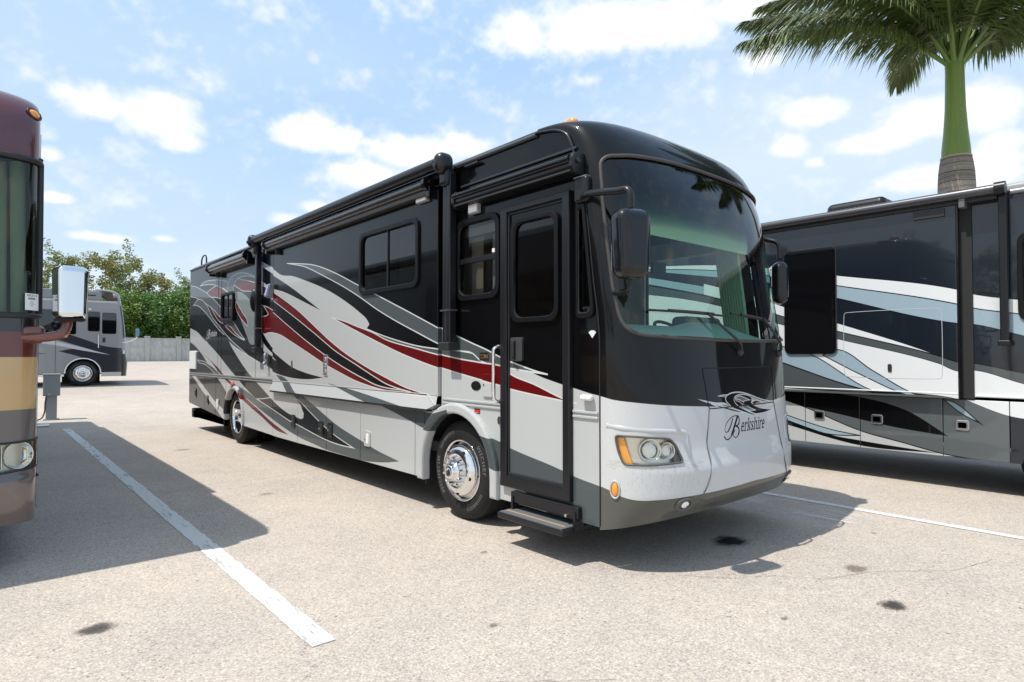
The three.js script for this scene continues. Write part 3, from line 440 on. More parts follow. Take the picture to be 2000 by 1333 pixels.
// ---------- the black, silver and red motorhome in the middle ----------
const rv = thing('motorhome', 'black, silver and dark red motorhome with swoosh graphics, parked in the middle', 'motorhome');
{
  const top = 3.49, rear = -11.85;
  // the nose
  const cap = makeCap(2.5, [ // q, y, z, bulge, turn, power
    [0.30, 0.30, 0, 0.44, 0, 2.6], [0.42, 0.42, 0, 0.52, 0, 2.6], [0.60, 0.60, 0, 0.57, 0, 2.6], [0.74, 0.74, 0, 0.572, 0, 2.6], [0.84, 0.84, 0, 0.548, 0, 2.6], [0.93, 0.93, 0, 0.528, 0, 2.6], [1.1, 1.1, 0, 0.512, 0, 2.6], [1.35, 1.35, 0, 0.49, 0, 2.6], [1.7, 1.7, 0, 0.46, 0, 2.6],
    [2.2, 2.2, -0.06, 0.45, 0, 2.6], [2.9, 2.9, -0.157, 0.42, 2, 2.6], [3.2, 3.2, -0.24, 0.385, 8, 2.6], [3.42, 3.38, -0.324, 0.265, 32, 2.9], [3.6, 3.457, -0.467, 0.14, 60, 3.6], [3.85, top, -0.68, 0.075, 90, 5],
  ], 2.6, (q, w) => (1 - smooth(0.30, 0.62, q)) * 0.11 * w);
  const L = cap.L, mir = (pts) => pts.map(([l, q]) => [L - l, q]).reverse();
  const wsHalf = [[L / 2, 1.735], [1.14, 1.738], [0.62, 1.75], [0.393, 1.764], [0.30, 1.785], [0.235, 1.83], [0.199, 1.917], [0.178, 2.13], [0.172, 2.5], [0.178, 2.8], [0.205, 3.0], [0.235, 3.09], [0.30, 3.125], [0.5, 3.14], [1.0, 3.15], [L / 2, 3.15]];
  const wsPoly = [...wsHalf, ...mir(wsHalf).slice(1, -1)];
  const headPoly = rounded([[0.133, 1.024], [0.296, 1.018], [0.543, 0.999], [0.595, 0.939], [0.636, 0.825], [0.374, 0.813], [0.188, 0.814], [0.154, 0.904]], 0.03, 3), headPolyR = mir(headPoly);
  const capTex = canvasTex(2048, 2048, (ctx, w, h) => {
    const kx = w / L, ky = h / (cap.q1 - cap.q0), X = (l) => l * kx, Y = (q) => (cap.q1 - q) * ky;
    ctx.fillStyle = INK.k; ctx.fillRect(0, 0, w, h);
    const side = [[0, 1.307], [0.12, 1.285], [0.248, 1.271], [0.524, 1.245], [0.968, 1.218], [L / 2, 1.19]], low = [[0, 0.629], [0.086, 0.61], [0.18, 0.572], [0.279, 0.552], [0.414, 0.552], [0.652, 0.562], [0.894, 0.571], [L / 2, 0.588]];
    const fillBelow = (pts, c) => { const all = [...pts, ...mir(pts)], f = [-0.1, pts[0][1]]; all.forEach((p) => f.push(...p)); f.push(L + 0.1, pts[0][1], L + 0.1, 0, -0.1, 0); smoothPath(ctx, f, X, Y); ctx.fillStyle = c; ctx.fill(); };
    fillBelow(side, '#c2c3c3'); fillBelow(low, '#55554f');
    // road film: tan and grey streaks that ran down the bumper, thickest between the lamp and the grille seam
    for (let i = 0; i < 420; i++) { const u = i < 320 ? 0.55 + (rnd() + rnd() - 1) * 0.4 : rnd() * L, y = 0.62 + rnd() * 0.2; ctx.fillStyle = `rgba(${70 + rnd() * 50},${60 + rnd() * 45},${48 + rnd() * 40},${0.05 + rnd() * 0.14})`; ctx.fillRect(X(u), Y(y), 1 + rnd() * 2, 2 + rnd() * rnd() * 40); }
    for (let i = 0; i < 260; i++) { ctx.fillStyle = `rgba(120,104,84,${0.04 + rnd() * 0.08})`; const x = X(0.05 + rnd() * 0.75), y = Y(0.78 + rnd() * 0.06); ctx.fillRect(x, y, 6 + rnd() * 40, 1 + rnd() * 3); }
    for (let i = 0; i < 500; i++) { ctx.fillStyle = `rgba(60,50,42,${0.15 + rnd() * 0.3})`; ctx.fillRect(rnd() * w, Y(0.5 + rnd() * 0.75), 1 + rnd() * 2, 1 + rnd() * 2); }
    // emblem: a winged crescent in black outlined in white, with grey and dark red inlays
    for (const [ink, lw, pts] of EMBLEM) { smoothPath(ctx, pts, X, Y); ctx.fillStyle = ink; ctx.fill(); if (lw) { ctx.lineWidth = lw * kx; ctx.strokeStyle = '#c9cbca'; ctx.stroke(); } }
    ctx.save(); ctx.translate(X(1.365), Y(0.995)); ctx.scale(kx / ky, 1); scriptName(ctx, 0, 0, 0.062 * ky, '#0b0b0d'); ctx.restore();
  });
  const capPaint = phys([1, 1, 1], 0.4, 0, { map: capTex, specularIntensity: 0.15, clearcoat: 0.6, clearcoatRoughness: 0.05 });
  const front = put('front_cap', cap.sheet(230, 300, (l, q) => !(q > 1.7 && q < 3.25 && inside(wsPoly, l, q)) && !(q < 1.1 && (inside(headPoly, l, q) || inside(headPolyR, l, q)))), capPaint, rv, 'black and silver moulded nose with winged emblem and script name');
  put('hood_hatch_seam', cap.rim(dense(rounded([[0.924, 1.513], [L - 0.924, 1.513], [L - 0.965, 1.20], [0.965, 1.20]], 0.02, 2), 0.05), 0.0042, 0.0005), M.dark, front);
  for (const m of [0, 1]) put('seam', tube([[0.965, 1.2], [0.938, 1.08], [0.903, 0.93], [0.905, 0.82], [0.885, 0.7], [0.82, 0.58], [0.75, 0.46], [0.71, 0.36]].map(([l, q]) => cap.off(m ? L - l : l, q, 0.0015)), 0.005, 90), std([0.12, 0.12, 0.12], 0.5), front);
  put('corner_seam', tube([0.33, 0.6, 1, 1.4, 1.8, 2.2, 2.6, 2.9, 3.1].map((q) => cap.off(0.004, q, 0.001)), 0.006, 80), M.dark, front);
  put('arch_trim', tube([2.85, 3.0, 3.1, 3.2, 3.3, 3.42, 3.5, 3.6, 3.7, 3.85].map((q) => cap.P(0, q).add(V(-0.008, 0, 0))).concat([V(-0.008, top, -1.2), V(-0.008, top, -2.0)]), 0.014, 120), M.satinBlack, front);
  // windshield: tinted green, with the blue-black shade band dyed into its top
  const wsTex = canvasTex(16, 512, (ctx, w, h) => {
    const Y = (q) => (cap.q1 - q) / (cap.q1 - cap.q0) * h, g = ctx.createLinearGradient(0, Y(2.86), 0, Y(2.60));
    ctx.fillStyle = '#cdf0e3'; ctx.fillRect(0, 0, w, h); g.addColorStop(0, '#1d2a38'); g.addColorStop(0.55, '#3f6a66'); g.addColorStop(1, '#cdf0e3'); ctx.fillStyle = g; ctx.fillRect(0, 0, w, Y(2.60));
  });
  const ws = put('windshield', cap.sheet(150, 130, (l, q) => inside(wsPoly, l, q), -0.012, [0.1, L - 0.1, 1.68, 3.25]), phys([1, 1, 1], 0, 0, { transmission: 1, thickness: 0, map: wsTex }), rv, 'wide curved green-tinted windshield with dark shade band');
  put('gasket', cap.rim(dense(wsPoly, 0.09), 0.015, 0.001), std([0.055, 0.05, 0.047], 0.55), ws);
  // headlamps: housing, two reflectors, amber end, clear lens
  for (const [poly, m] of [[headPoly, 0], [headPolyR, 1]]) {
    const ll = (l) => (m ? L - l : l), hl = put('headlight', cap.sheet(36, 16, (l, q) => inside(poly, l, q), -0.05, m ? [L - 0.66, L - 0.11, 0.79, 1.04] : [0.11, 0.66, 0.79, 1.04]), std([0.80, 0.79, 0.76], 0.32, 0.75), rv);
    for (const [l, q, r] of [[0.385, 0.918, 0.076], [0.525, 0.912, 0.056]]) {
      const n = cap.Nrm(ll(l), q), c = cap.off(ll(l), q, -0.045), turn = new THREE.Quaternion().setFromUnitVectors(V(0, 1, 0), n);
      const at = (g) => g.applyQuaternion(turn).translate(c.x, c.y, c.z);
      put('reflector', at(new THREE.LatheGeometry([[0, -0.03], [r * 0.5, -0.02], [r * 0.85, 0.005], [r, 0.03], [r * 1.1, 0.031]].map(([a, b]) => new THREE.Vector2(a, b)), 32)), M.chrome, hl);
      put('bulb_lens', at(new THREE.SphereGeometry(r * 0.72, 24, 12, 0, 6.3, 0, 1.3).scale(1, 0.5, 1)), phys([0.8, 0.85, 0.88], 0.08, 0, { clearcoat: 1 }), hl);
    }
    put('turn_lamp', cap.sheet(60, 60, (l, q) => inside(poly, l, q) && (m ? L - l : l) < 0.135 + 0.055 + (1.02 - q) * 0.28 && q < 1.005, -0.02, m ? [L - 0.3, L - 0.11, 0.79, 1.04] : [0.11, 0.3, 0.79, 1.04]), phys([0.95, 0.4, 0.05], 0.25, 0, { clearcoat: 1 }), hl);
    put('lamp_bezel', cap.sheet(30, 14, (l, q) => inside(poly, l, q) && (m ? L - l : l) > 0.56, -0.018, m ? [L - 0.66, L - 0.11, 0.79, 1.04] : [0.11, 0.66, 0.79, 1.04]), std([0.12, 0.12, 0.11], 0.6), hl);
    put('lens', cap.sheet(40, 18, (l, q) => inside(poly, l, q), 0.006, m ? [L - 0.66, L - 0.11, 0.79, 1.04] : [0.11, 0.66, 0.79, 1.04]), pane(0.93, 0.91, 0.84), hl);
    put('lens_rim', cap.rim(dense(poly, 0.05), 0.008, 0.002), std([0.09, 0.085, 0.075], 0.6), hl);
    // raised brow round the lamp pocket
    put('brow', cap.rim([[0.06, 1.09], [0.2, 1.075], [0.42, 1.058], [0.62, 1.045], [0.695, 1.03], [0.70, 0.95], [0.71, 0.86]].map(([l, q]) => [ll(l), q]), 0.03, -0.022, false, 12), phys([0.47, 0.48, 0.485], 0.3, 0, { clearcoat: 1, clearcoatRoughness: 0.05 }), hl);
    const a = cap.off(ll(0.122), 0.625, 0.004), an = cap.Nrm(ll(0.122), 0.625), aq = new THREE.Quaternion().setFromUnitVectors(V(0, 0, 1), an);
    const mk = put('marker_light', new THREE.SphereGeometry(1, 20, 12).scale(0.026, 0.05, 0.018).applyQuaternion(aq).translate(a.x, a.y, a.z), M.amber, rv);
    put('marker_bezel', new THREE.TorusGeometry(1, 0.16, 8, 28).scale(0.037, 0.062, 0.05).applyQuaternion(aq).translate(a.x, a.y, a.z), M.silver, mk);
    const fq = 0.46, fl = 0.66, f = cap.off(ll(fl), fq, 0.002), fn = new THREE.Quaternion().setFromUnitVectors(V(0, 0, 1), cap.Nrm(ll(fl), fq));
    const fog = put('fog_lamp', new THREE.SphereGeometry(1, 20, 12).scale(0.036, 0.036, 0.02).applyQuaternion(fn).translate(f.x, f.y, f.z), M.chrome, rv);
    put('fog_recess', new THREE.TorusGeometry(1, 0.25, 8, 28).scale(0.075, 0.05, 0.03).applyQuaternion(fn).translate(f.x, f.y, f.z), std([0.09, 0.09, 0.085], 0.5), fog);
  }
  // roof marker lamps on the brow
  for (const l of [0.42, 0.95, L / 2, L - 0.95, L - 0.42]) { const p = cap.P(l, 3.66); put('marker_light', new THREE.SphereGeometry(1, 16, 10).scale(0.045, 0.045, 0.075).translate(p.x, p.y + 0.012, p.z), M.amber, rv); }

  // roof: the same arch as the top of the nose
  { const sec = [], n = 28; for (let i = 0; i <= n; i++) { const s = -1 + 2 * i / n, e = Math.sign(s) * Math.abs(s) ** 0.6; sec.push([1.25 + 1.25 * e, top + 0.075 * Math.max(0, 1 - Math.abs(e) ** 5) ** 0.2]); }
    const p = [], idx = []; for (const z of [-0.60, -0.80, -4, -8, rear]) for (const [x, y] of sec) p.push(x, z > -0.7 ? y - 0.008 : y, z);
    for (let j = 0; j < 4; j++) for (let i = 0; i < n; i++) { const a = j * (n + 1) + i, b = a + 1, c = a + n + 1, d = c + 1; idx.push(a, b, c, b, d, c); }
    const g = new THREE.BufferGeometry(); g.setAttribute('position', new THREE.Float32BufferAttribute(p, 3)); g.setIndex(idx); g.computeVertexNormals();
    const roof = put('roof', g, M.satinBlack, rv);
    put('roof_rail', merge([bar(V(-0.012, 3.475, -0.68), V(-0.012, 3.475, rear + 0.02), 0.02), bar(V(2.512, 3.475, -0.68), V(2.512, 3.475, rear + 0.02), 0.02)]), std([0.10, 0.105, 0.11], 0.35, 0.4), roof);
    for (const z of [-4.2, -9.2]) { const ac = put('air_conditioner', new RoundedBoxGeometry(0.7, 0.22, 1.0, 3, 0.08).translate(1.6, 3.74, z), M.satinBlack, roof); put('grille', box(1.3, 1.9, 3.70, 3.80, z + 0.49, z + 0.52), M.grille, ac); }
  }
  // side sections, painted in one scheme
  const zs = [-2.09, -6.72];
  const paintOf = (z0, z1, extra) => phys([1, 1, 1], 0.32, 0, { map: paintTexture(PAINT, INK.s, z0, z1, 0.2, 3.6, extra), specularIntensity: 0.12, clearcoat: 0.52, clearcoatRoughness: 0.035 });
  const pFront = paintOf(-2.6, 0.05), pSlide = paintOf(-7.0, -2.0), pRear = paintOf(-11.95, -6.6, (ctx, X, Y, k) => { ctx.save(); ctx.translate(X(-10.32), Y(1.985)); scriptName(ctx, 0, 0, 0.068 * k, '#c9cbca'); ctx.restore(); });
  const uvF = (g) => sideUV(g, -2.6, 0.05, 0.2, 3.6), uvS = (g) => sideUV(g, -7.0, -2.0, 0.2, 3.6), uvR = (g) => sideUV(g, -11.95, -6.6, 0.2, 3.6);
  const arc = (cz, cy, r, a0, a1, n = 14, sx = 1) => Array.from({ length: n + 1 }, (_, i) => { const a = (a0 + (a1 - a0) * i / n) * Math.PI / 180; return [cz + r * sx * Math.cos(a), cy + r * Math.sin(a)]; });
  const FZ = -1.826, RZ = -8.70;
  const doorHole = [[-1.1, 0.475], [-0.285, 0.475], [-0.285, 2.915], [-1.1, 2.915]];
  const quarter = rounded([[-0.222, 2.80], [-0.222, 1.90], [-0.045, 1.90], [-0.045, 2.02], [-0.135, 2.80]], [0.02, 0.04, 0.09, 0.03, 0.02], 4);
  const quarterIn = rounded([[-0.200, 2.76], [-0.200, 1.945], [-0.072, 1.945], [-0.072, 2.03], [-0.158, 2.76]], [0.015, 0.02, 0.07, 0.02, 0.01], 4);
  const win2 = rr(-1.828, 2.135, -1.16, 2.925, 0.12), win2In = rr(-1.775, 2.19, -1.215, 2.87, 0.09);
  const capEdge = [0.32, 0.8, 1.3, 1.7, 1.95, 2.2, 2.55, 2.9, 3.05, 3.2, 3.3, 3.42, 3.5, 3.6, 3.72, 3.85].map((q) => { const p = cap.P(0, q); return [p.z - 0.004, p.y]; });
  const frontWall = put('side_wall', uvF(plate([[-2.09, 3.4925], [-2.09, 1.115], [-2.12, 1.05], [-2.4, 1.05], [-2.4, 0.612], ...arc(FZ, 0.49, 0.58, 168, 12, 16), [-1.25, 0.33], ...capEdge], [doorHole, win2In, quarterIn], 0, 0.05)), pFront, rv, 'forward side panel with entry door, black above silver');
  // front wheel arch flare
  const flare = (cz, cy, r0, r1, y0, X, parent, mat, uv, sx = 1) => { const o = arc(cz, cy, r1, 180, 0, 24, sx), i = arc(cz, cy, r0, 0, 180, 24, sx); const g = plate([[cz - r1 * sx, y0], ...o, [cz + r1 * sx, y0], [cz + r0 * sx, y0], ...i, [cz - r0 * sx, y0]], [], X, 0.09, 0.022); put('wheel_arch', uv(g), mat, parent); };
  flare(FZ, 0.49, 0.555, 0.655, 0.32, -0.028, rv, pFront, uvF);
  // entry door
  const doorWin = rr(-0.99, 1.895, -0.405, 2.80, 0.1), doorWinIn = rr(-0.945, 1.94, -0.45, 2.755, 0.08);
  const door = put('entry_door', uvF(plate([[-1.04, 0.56], [-0.345, 0.56], [-0.345, 2.875], [-1.04, 2.875]], [doorWinIn], -0.008, 0.045)), pFront, rv, 'entry door, black above silver, with window');
  put('door_frame', plate([[-1.122, 0.462], [-0.275, 0.462], [-0.275, 2.925], [-1.122, 2.925]], [[[-1.035, 0.568], [-0.352, 0.568], [-0.352, 2.868], [-1.035, 2.868]]], -0.034, 0.07, 0.01), M.satinBlack, door);
  put('door_lip', plate([[-1.04, 0.564], [-0.347, 0.564], [-0.347, 2.872], [-1.04, 2.872]], [[[-1.022, 0.59], [-0.366, 0.59], [-0.366, 2.85], [-1.022, 2.85]]], -0.018, 0.02, 0.004), M.trim, door);
  sideWindow(door, doorWin, doorWinIn, -0.012, M.tint, 'door_window');
  const hd = put('door_handle', plate(rr(-0.99, 1.562, -0.842, 1.768, 0.02), [], -0.03, 0.024, 0.005), std([0.05, 0.05, 0.052], 0.4), door);
  put('latch_recess', plate(rr(-0.968, 1.585, -0.862, 1.745, 0.015), [], -0.032, 0.004), M.dark, hd);
  put('grip', box(-0.062, -0.046, 1.595, 1.735, -0.955, -0.92, 0.006), M.trim, hd);
  for (const y of [1.592, 1.728]) put('grip_mount', box(-0.056, -0.03, y - 0.012, y + 0.012, -0.955, -0.92), M.trim, hd);
  // grab bar beside the door
  const gr = put('grab_bar', tube([V(0, 1.69, -1.135), V(-0.05, 1.69, -1.14), V(-0.085, 1.67, -1.15), V(-0.09, 1.6, -1.155), V(-0.09, 1.45, -1.155), V(-0.09, 1.3, -1.155), V(-0.085, 1.225, -1.15), V(-0.05, 1.2, -1.14), V(0, 1.2, -1.135)], 0.0165, 90, false, 14), M.chrome, rv);
  for (const y of [1.69, 1.2]) put('flange', new THREE.CylinderGeometry(0.03, 0.034, 0.015, 20).rotateZ(Math.PI / 2).translate(-0.008, y, -1.135), M.chrome, gr);
  const w2 = sideWindow(rv, win2, win2In, 0, M.midTint, 'window', [[-1.79, 2.495, -1.2, 2.545]]);
  w2.userData.label = 'small window with a raised sash beside the entry door';
  put('blind_valance', box(0.09, 0.10, 2.78, 2.86, -1.8, -1.2), M.cloth, w2);
  put('curtain', box(0.2, 0.22, 2.15, 2.78, -1.52, -1.40), M.cloth, w2);
  put('blind', box(0.16, 0.17, 2.15, 2.78, -1.80, -1.62), M.beige, w2);
  put('sash_latch', box(-0.012, 0.004, 2.555, 2.59, -1.27, -1.235), M.white, w2);
  sideWindow(rv, quarter, quarterIn, 0, M.tint, 'window').userData.label = 'narrow tapered quarter window at the front corner';
  // small fittings on the front section
  put('fuel_door', uvF(plate(rr(-1.41, 1.23, -1.235, 1.442, 0.02), [], -0.012, 0.014, 0.004)), pFront, rv);
  put('lock', new THREE.CylinderGeometry(0.01, 0.01, 0.01, 14).rotateZ(Math.PI / 2).translate(-0.015, 1.34, -1.385), M.steel, rv);
  const txt = (w, h, bg, lines) => canvasTex(w, h, (ctx) => { ctx.fillStyle = bg; ctx.fillRect(0, 0, w, h); ctx.textAlign = 'center'; ctx.textBaseline = 'middle'; for (const [t, x, y, s, c] of lines) { ctx.fillStyle = c; ctx.font = `bold ${s}px sans-serif`; ctx.fillText(t, x * w, y * h); } });
  const oval = face(Array.from({ length: 28 }, (_, i) => [-1.521 + 0.075 * Math.cos(i / 28 * 6.2832), 1.326 + 0.045 * Math.sin(i / 28 * 6.2832)]), -0.004);
  put('oval_badge', sideUV(oval, -1.596, -1.446, 1.281, 1.371), std([1, 1, 1], 0.4, 0, { map: txt(128, 76, '#101010', [['- - -  - - -', 0.5, 0.35, 15, '#6a5a4c']]) }), rv);
  put('dealer_badge', sideUV(face(rr(-1.468, 1.565, -1.33, 1.64, 0.003), -0.003), -1.468, -1.33, 1.565, 1.64), std([1, 1, 1], 0.5, 0, { map: txt(128, 72, '#17130f', [['North', 0.27, 0.32, 22, '#7a5a33'], ['Trail', 0.27, 0.68, 22, '#7a5a33'], ['RV', 0.72, 0.5, 46, '#8a6a3a']]) }), rv);
  put('warning_label', sideUV(face(rr(-1.545, 1.066, -1.458, 1.112, 0.003), -0.003), -1.545, -1.458, 1.066, 1.112), std([1, 1, 1], 0.5, 0, { map: canvasTex(96, 64, (ctx) => { ctx.fillStyle = '#15100f'; ctx.fillRect(0, 0, 96, 64); ctx.fillStyle = '#c4231c'; ctx.fillRect(6, 14, 84, 32); ctx.fillStyle = '#cfcac6'; ctx.fillRect(20, 50, 50, 5); }) }), rv);
  put('entry_lock', new THREE.CylinderGeometry(0.028, 0.03, 0.02, 20).rotateZ(Math.PI / 2).scale(1, 1.3, 0.8).translate(-0.008, 1.03, -1.165), M.steel, rv);
  put('spotlight', new RoundedBoxGeometry(0.05, 0.045, 0.115, 3, 0.02).translate(-0.03, 1.29, -0.103), M.white, rv);
  for (const [z, y, ink] of [[-0.13, 1.76, '#d8d8d8']]) { const d = face([[z + 0.1, y + 0.03], [z + 0.08, y + 0.045], [z + 0.045, y + 0.045], [z + 0.025, y + 0.03], [z + 0.0625, y - 0.015]], -0.003); put('diamond_badge', d, std(ink, 0.4), rv); }
  for (const [z0, z1] of [[-2.07, -1.125], [-0.27, -0.01]]) for (const y of [1.176, 1.138]) put('belt_moulding', box(-0.014, 0.01, y - 0.011, y + 0.011, z0, z1, 0.006), M.silver, rv);
  // folding steps
  const step = put('entry_step', box(-0.05, 0.3, 0.345, 0.44, -0.97, -0.18, 0.012), M.satinBlack, rv);
  put('tread', box(-0.19, 0.16, 0.235, 0.285, -0.98, -0.21, 0.01), M.satinBlack, step);
  put('tread_mat', box(-0.18, 0.12, 0.284, 0.291, -0.96, -0.23), std([0.10, 0.105, 0.11], 0.9), step);
  put('tread_strip', box(-0.12, -0.108, 0.290, 0.295, -0.94, -0.25), std([0.42, 0.30, 0.14], 0.7), step);
  for (const z of [-0.94, -0.21]) put('step_link', plate([[z - 0.012, 0.25], [z + 0.012, 0.25], [z + 0.012, 0.40], [z - 0.012, 0.40]], [], -0.06, 0.1), M.satinBlack, step);
  for (const z of [-0.3]) put('bolt', new THREE.CylinderGeometry(0.013, 0.013, 0.015, 12).rotateZ(Math.PI / 2).translate(-0.055, 0.36, z), M.steel, step);

  // the long slide-out
  const win1 = rr(-3.78, 2.335, -2.447, 3.085, 0.11), win1In = rr(-3.725, 2.39, -2.50, 3.03, 0.085);
  const slide = put('slide_out', uvS(plate([[-6.70, 1.20], [-2.30, 1.20], [-2.105, 1.20], [-2.105, 3.30], [-6.70, 3.30]], [win1In], -0.035, 0.07, 0.006)), pSlide, rv, 'long slide-out section with sweeping red, black and grey bands');
  { // flared lower lip
    const g = new THREE.BufferGeometry(), p = [V(-0.035, 1.205, -6.69), V(-0.035, 1.205, -2.30), V(-0.075, 1.06, -2.26), V(-0.075, 1.06, -6.75), V(-0.035, 1.205, -2.115), V(-0.06, 1.115, -2.105), V(0.03, 1.05, -2.26), V(0.03, 1.05, -6.75), V(0.03, 1.115, -2.105)];
    const tri = [[0, 2, 1], [0, 3, 2], [1, 5, 4], [1, 2, 5], [3, 6, 2], [3, 7, 6], [2, 6, 8], [2, 8, 5]].flat(); g.setAttribute('position', new THREE.Float32BufferAttribute(tri.flatMap((i) => p[i].toArray()), 3)); g.computeVertexNormals();
    put('lower_lip', uvS(g), pSlide, slide);
    put('lip_seal', box(-0.07, 0.02, 1.035, 1.06, -6.74, -2.26), M.rubber, slide);
    put('lip_bead', merge([bar(V(-0.037, 1.21, -6.69), V(-0.037, 1.212, -2.30), 0.007, 8), bar(V(-0.037, 1.212, -2.30), V(-0.07, 1.11, -2.115), 0.007, 8)]), M.silver, slide);
    put('edge_trim', uvS(merge([bar(V(-0.036, 1.2, -2.107), V(-0.036, 3.30, -2.107), 0.008, 8), bar(V(-0.036, 1.2, -6.70), V(-0.036, 3.30, -6.70), 0.007, 8)])), pSlide, slide);
  }
  const w1 = sideWindow(slide, win1, win1In, -0.04, M.tint, 'window', [[-3.125, 2.39, -3.10, 3.03]]);
  put('blind', box(0.03, 0.04, 2.37, 3.05, -2.98, -2.48), std([0.30, 0.30, 0.19], 0.9), w1);
  put('blind', box(0.1, 0.11, 2.37, 3.05, -3.74, -3.14), std([0.05, 0.05, 0.045], 0.9), w1);
  for (const [z, y, h] of [[-6.985, 1.555, 0.18]]) { const f = put('awning_latch', tube([V(-0.05, y + h / 2, z), V(-0.07, y + 0.03, z + 0.01), V(-0.05, y - 0.03, z), V(-0.08, y - h / 2, z)], 0.025, 30, false, 10), M.steel, slide); put('latch_plate', box(-0.045, -0.03, y - 0.1, y + 0.1, z - 0.04, z + 0.04, 0.004), M.steel, f); }
  const lk = put('compartment_latch', plate(rr(-4.80, 1.34, -4.68, 1.62, 0.012), [], -0.05, 0.018, 0.004), M.chrome, slide); for (const y of [1.40, 1.48, 1.56]) put('lock_cylinder', new THREE.CylinderGeometry(0.022, 0.026, 0.02, 16).rotateZ(Math.PI / 2).translate(-0.055, y, -4.74), M.steel, lk);
  put('compartment_seam', tube([[-6.2, 1.42], [-5.2, 1.42], [-5.165, 1.45], [-5.165, 1.95], [-5.165, 2.32], [-5.2, 2.35], [-5.7, 2.345], [-6.2, 2.34]].map(([z, y]) => V(-0.0365, y, z)), 0.0045, 120, false, 6), std([0.3, 0.3, 0.3], 0.4), slide);
  put('drain_spout', box(-0.05, -0.034, 1.41, 1.53, -5.93, -5.89, 0.006), std([0.08, 0.08, 0.08], 0.5), slide);
  const sl = put('solar_lamp', new RoundedBoxGeometry(0.09, 0.22, 0.10, 2, 0.012).rotateZ(-0.25).translate(-0.09, 2.62, -6.72), std([0.22, 0.23, 0.24], 0.4), slide);
  put('solar_cell', box(-0.05, -0.046, -0.09, 0.09, -0.04, 0.04).rotateZ(-0.25).translate(-0.092, 2.62, -6.72), phys([0.10, 0.22, 0.55], 0.1, 0, { clearcoat: 1 }), sl);
  // wall above the slide, and rear section
  put('side_wall', uvS(plate([[-6.72, 3.305], [-2.094, 3.305], [-2.094, 3.4925], [-6.72, 3.4925]], [], 0, 0.05)), pSlide, rv, 'black strip above the long slide-out');
  const winR = rr(-9.47, 2.24, -8.735, 2.785, 0.07), winRIn = rr(-9.42, 2.29, -8.785, 2.735, 0.05);
  const rearWall = put('side_wall', uvR(plate([[rear, 1.185], [-6.725, 1.185], [-6.725, 3.4925], [rear, 3.4925]], [winRIn], 0, 0.05)), pRear, rv, 'rear side panel with curling grey and red bands and script name');
  sideWindow(rearWall, winR, winRIn, -0.02, M.tint, 'window', [[-9.115, 2.29, -9.09, 2.735]]);
  put('seam', merge([box(-0.003, 0.001, 1.19, 3.2, -9.77, -9.763), box(-0.003, 0.001, 1.19, 3.25, -7.62, -7.613), box(-0.003, 0.001, 1.19, 3.25, -9.56, -9.553)]), M.dark, rearWall);
  const meter = put('service_hatch', plate(rr(-11.75, 1.31, -11.25, 1.70, 0.03), [], -0.03, 0.032, 0.008), M.white, rearWall);
  for (let k = 0; k < 5; k++) put('louvre', box(-0.036, -0.028, 1.35 + k * 0.03, 1.36 + k * 0.03, -11.68, -11.34), std([0.55, 0.55, 0.54], 0.5), meter);
  for (const y of [1.222, 1.18]) put('belt_moulding', box(-0.016, 0.01, y - 0.012, y + 0.012, rear + 0.02, -6.80, 0.006), std([0.22, 0.22, 0.22], 0.35), rv);
  // baggage doors below
  const skirt = (z0, z1, y00, y01, y1, paint, uv, latch) => {
    const d = put('baggage_door', uv(plate([[z0 + 0.004, y00], [z1 - 0.004, y01], [z1 - 0.004, y1], [z0 + 0.004, y1]], [], 0, 0.04, 0.006)), paint, rv);
    if (latch) { const [lz, ly, m] = latch, a = put('latch', plate(rr(lz - 0.075, ly - 0.095, lz + 0.075, ly + 0.095, 0.03), [], -0.014, 0.02, 0.006), m, d); put('paddle', plate(rr(lz - 0.02, ly - 0.06, lz + 0.045, ly + 0.06, 0.02), [], -0.02, 0.01, 0.004), m === M.silver ? M.white : M.trim, a); put('key_lock', new THREE.CylinderGeometry(0.012, 0.012, 0.012, 12).rotateZ(Math.PI / 2).translate(-0.018, ly - 0.01, lz - 0.045), M.steel, a); }
  };
  skirt(-6.776, -5.766, 0.335, 0.33, 1.05, pSlide, uvS, [-5.918, 0.636, M.glossBlack]);
  skirt(-5.766, -4.787, 0.33, 0.33, 1.05, pSlide, uvS, [-4.951, 0.618, M.glossBlack]);
  skirt(-4.787, -3.824, 0.33, 0.33, 1.05, pSlide, uvS, [-4.663, 0.623, M.glossBlack]);
  skirt(-3.824, -2.581, 0.33, 0.33, 1.05, pSlide, uvS, [-3.631, 0.614, M.silver]);
  put('skirt_panel', uvF(plate([[-2.577, 0.33], [-2.43, 0.33], [-2.405, 0.7], [-2.405, 1.05], [-2.577, 1.05]], [], 0, 0.04, 0.004)), pFront, rv);
  skirt(rear, -10.62, 0.56, 0.485, 1.165, pRear, uvR, [-11.34, 0.797, M.glossBlack]);
  skirt(-10.62, -9.86, 0.485, 0.435, 1.165, pRear, uvR, [-10.42, 0.697, M.glossBlack]);
  skirt(-9.86, -9.24, 0.435, 0.39, 1.165, pRear, uvR, [-9.724, 0.664, M.silver]);
  put('skirt_panel', uvR(plate([[-9.236, 0.39], [-9.215, 0.39], ...arc(RZ, 0.5, 0.52, 175, 5, 16), [-8.18, 0.37], [-6.782, 0.34], [-6.782, 1.165], [-9.236, 1.165]], [], 0, 0.04, 0.004)), pRear, rv);
  flare(RZ, 0.5, 0.49, 0.555, 0.40, -0.022, rv, pRear, uvR);
  put('marker_light', new RoundedBoxGeometry(0.03, 0.05, 0.13, 2, 0.012).translate(-0.035, 1.10, -8.72), phys([0.8, 0.16, 0.03], 0.2, 0, { clearcoat: 1 }), rv);
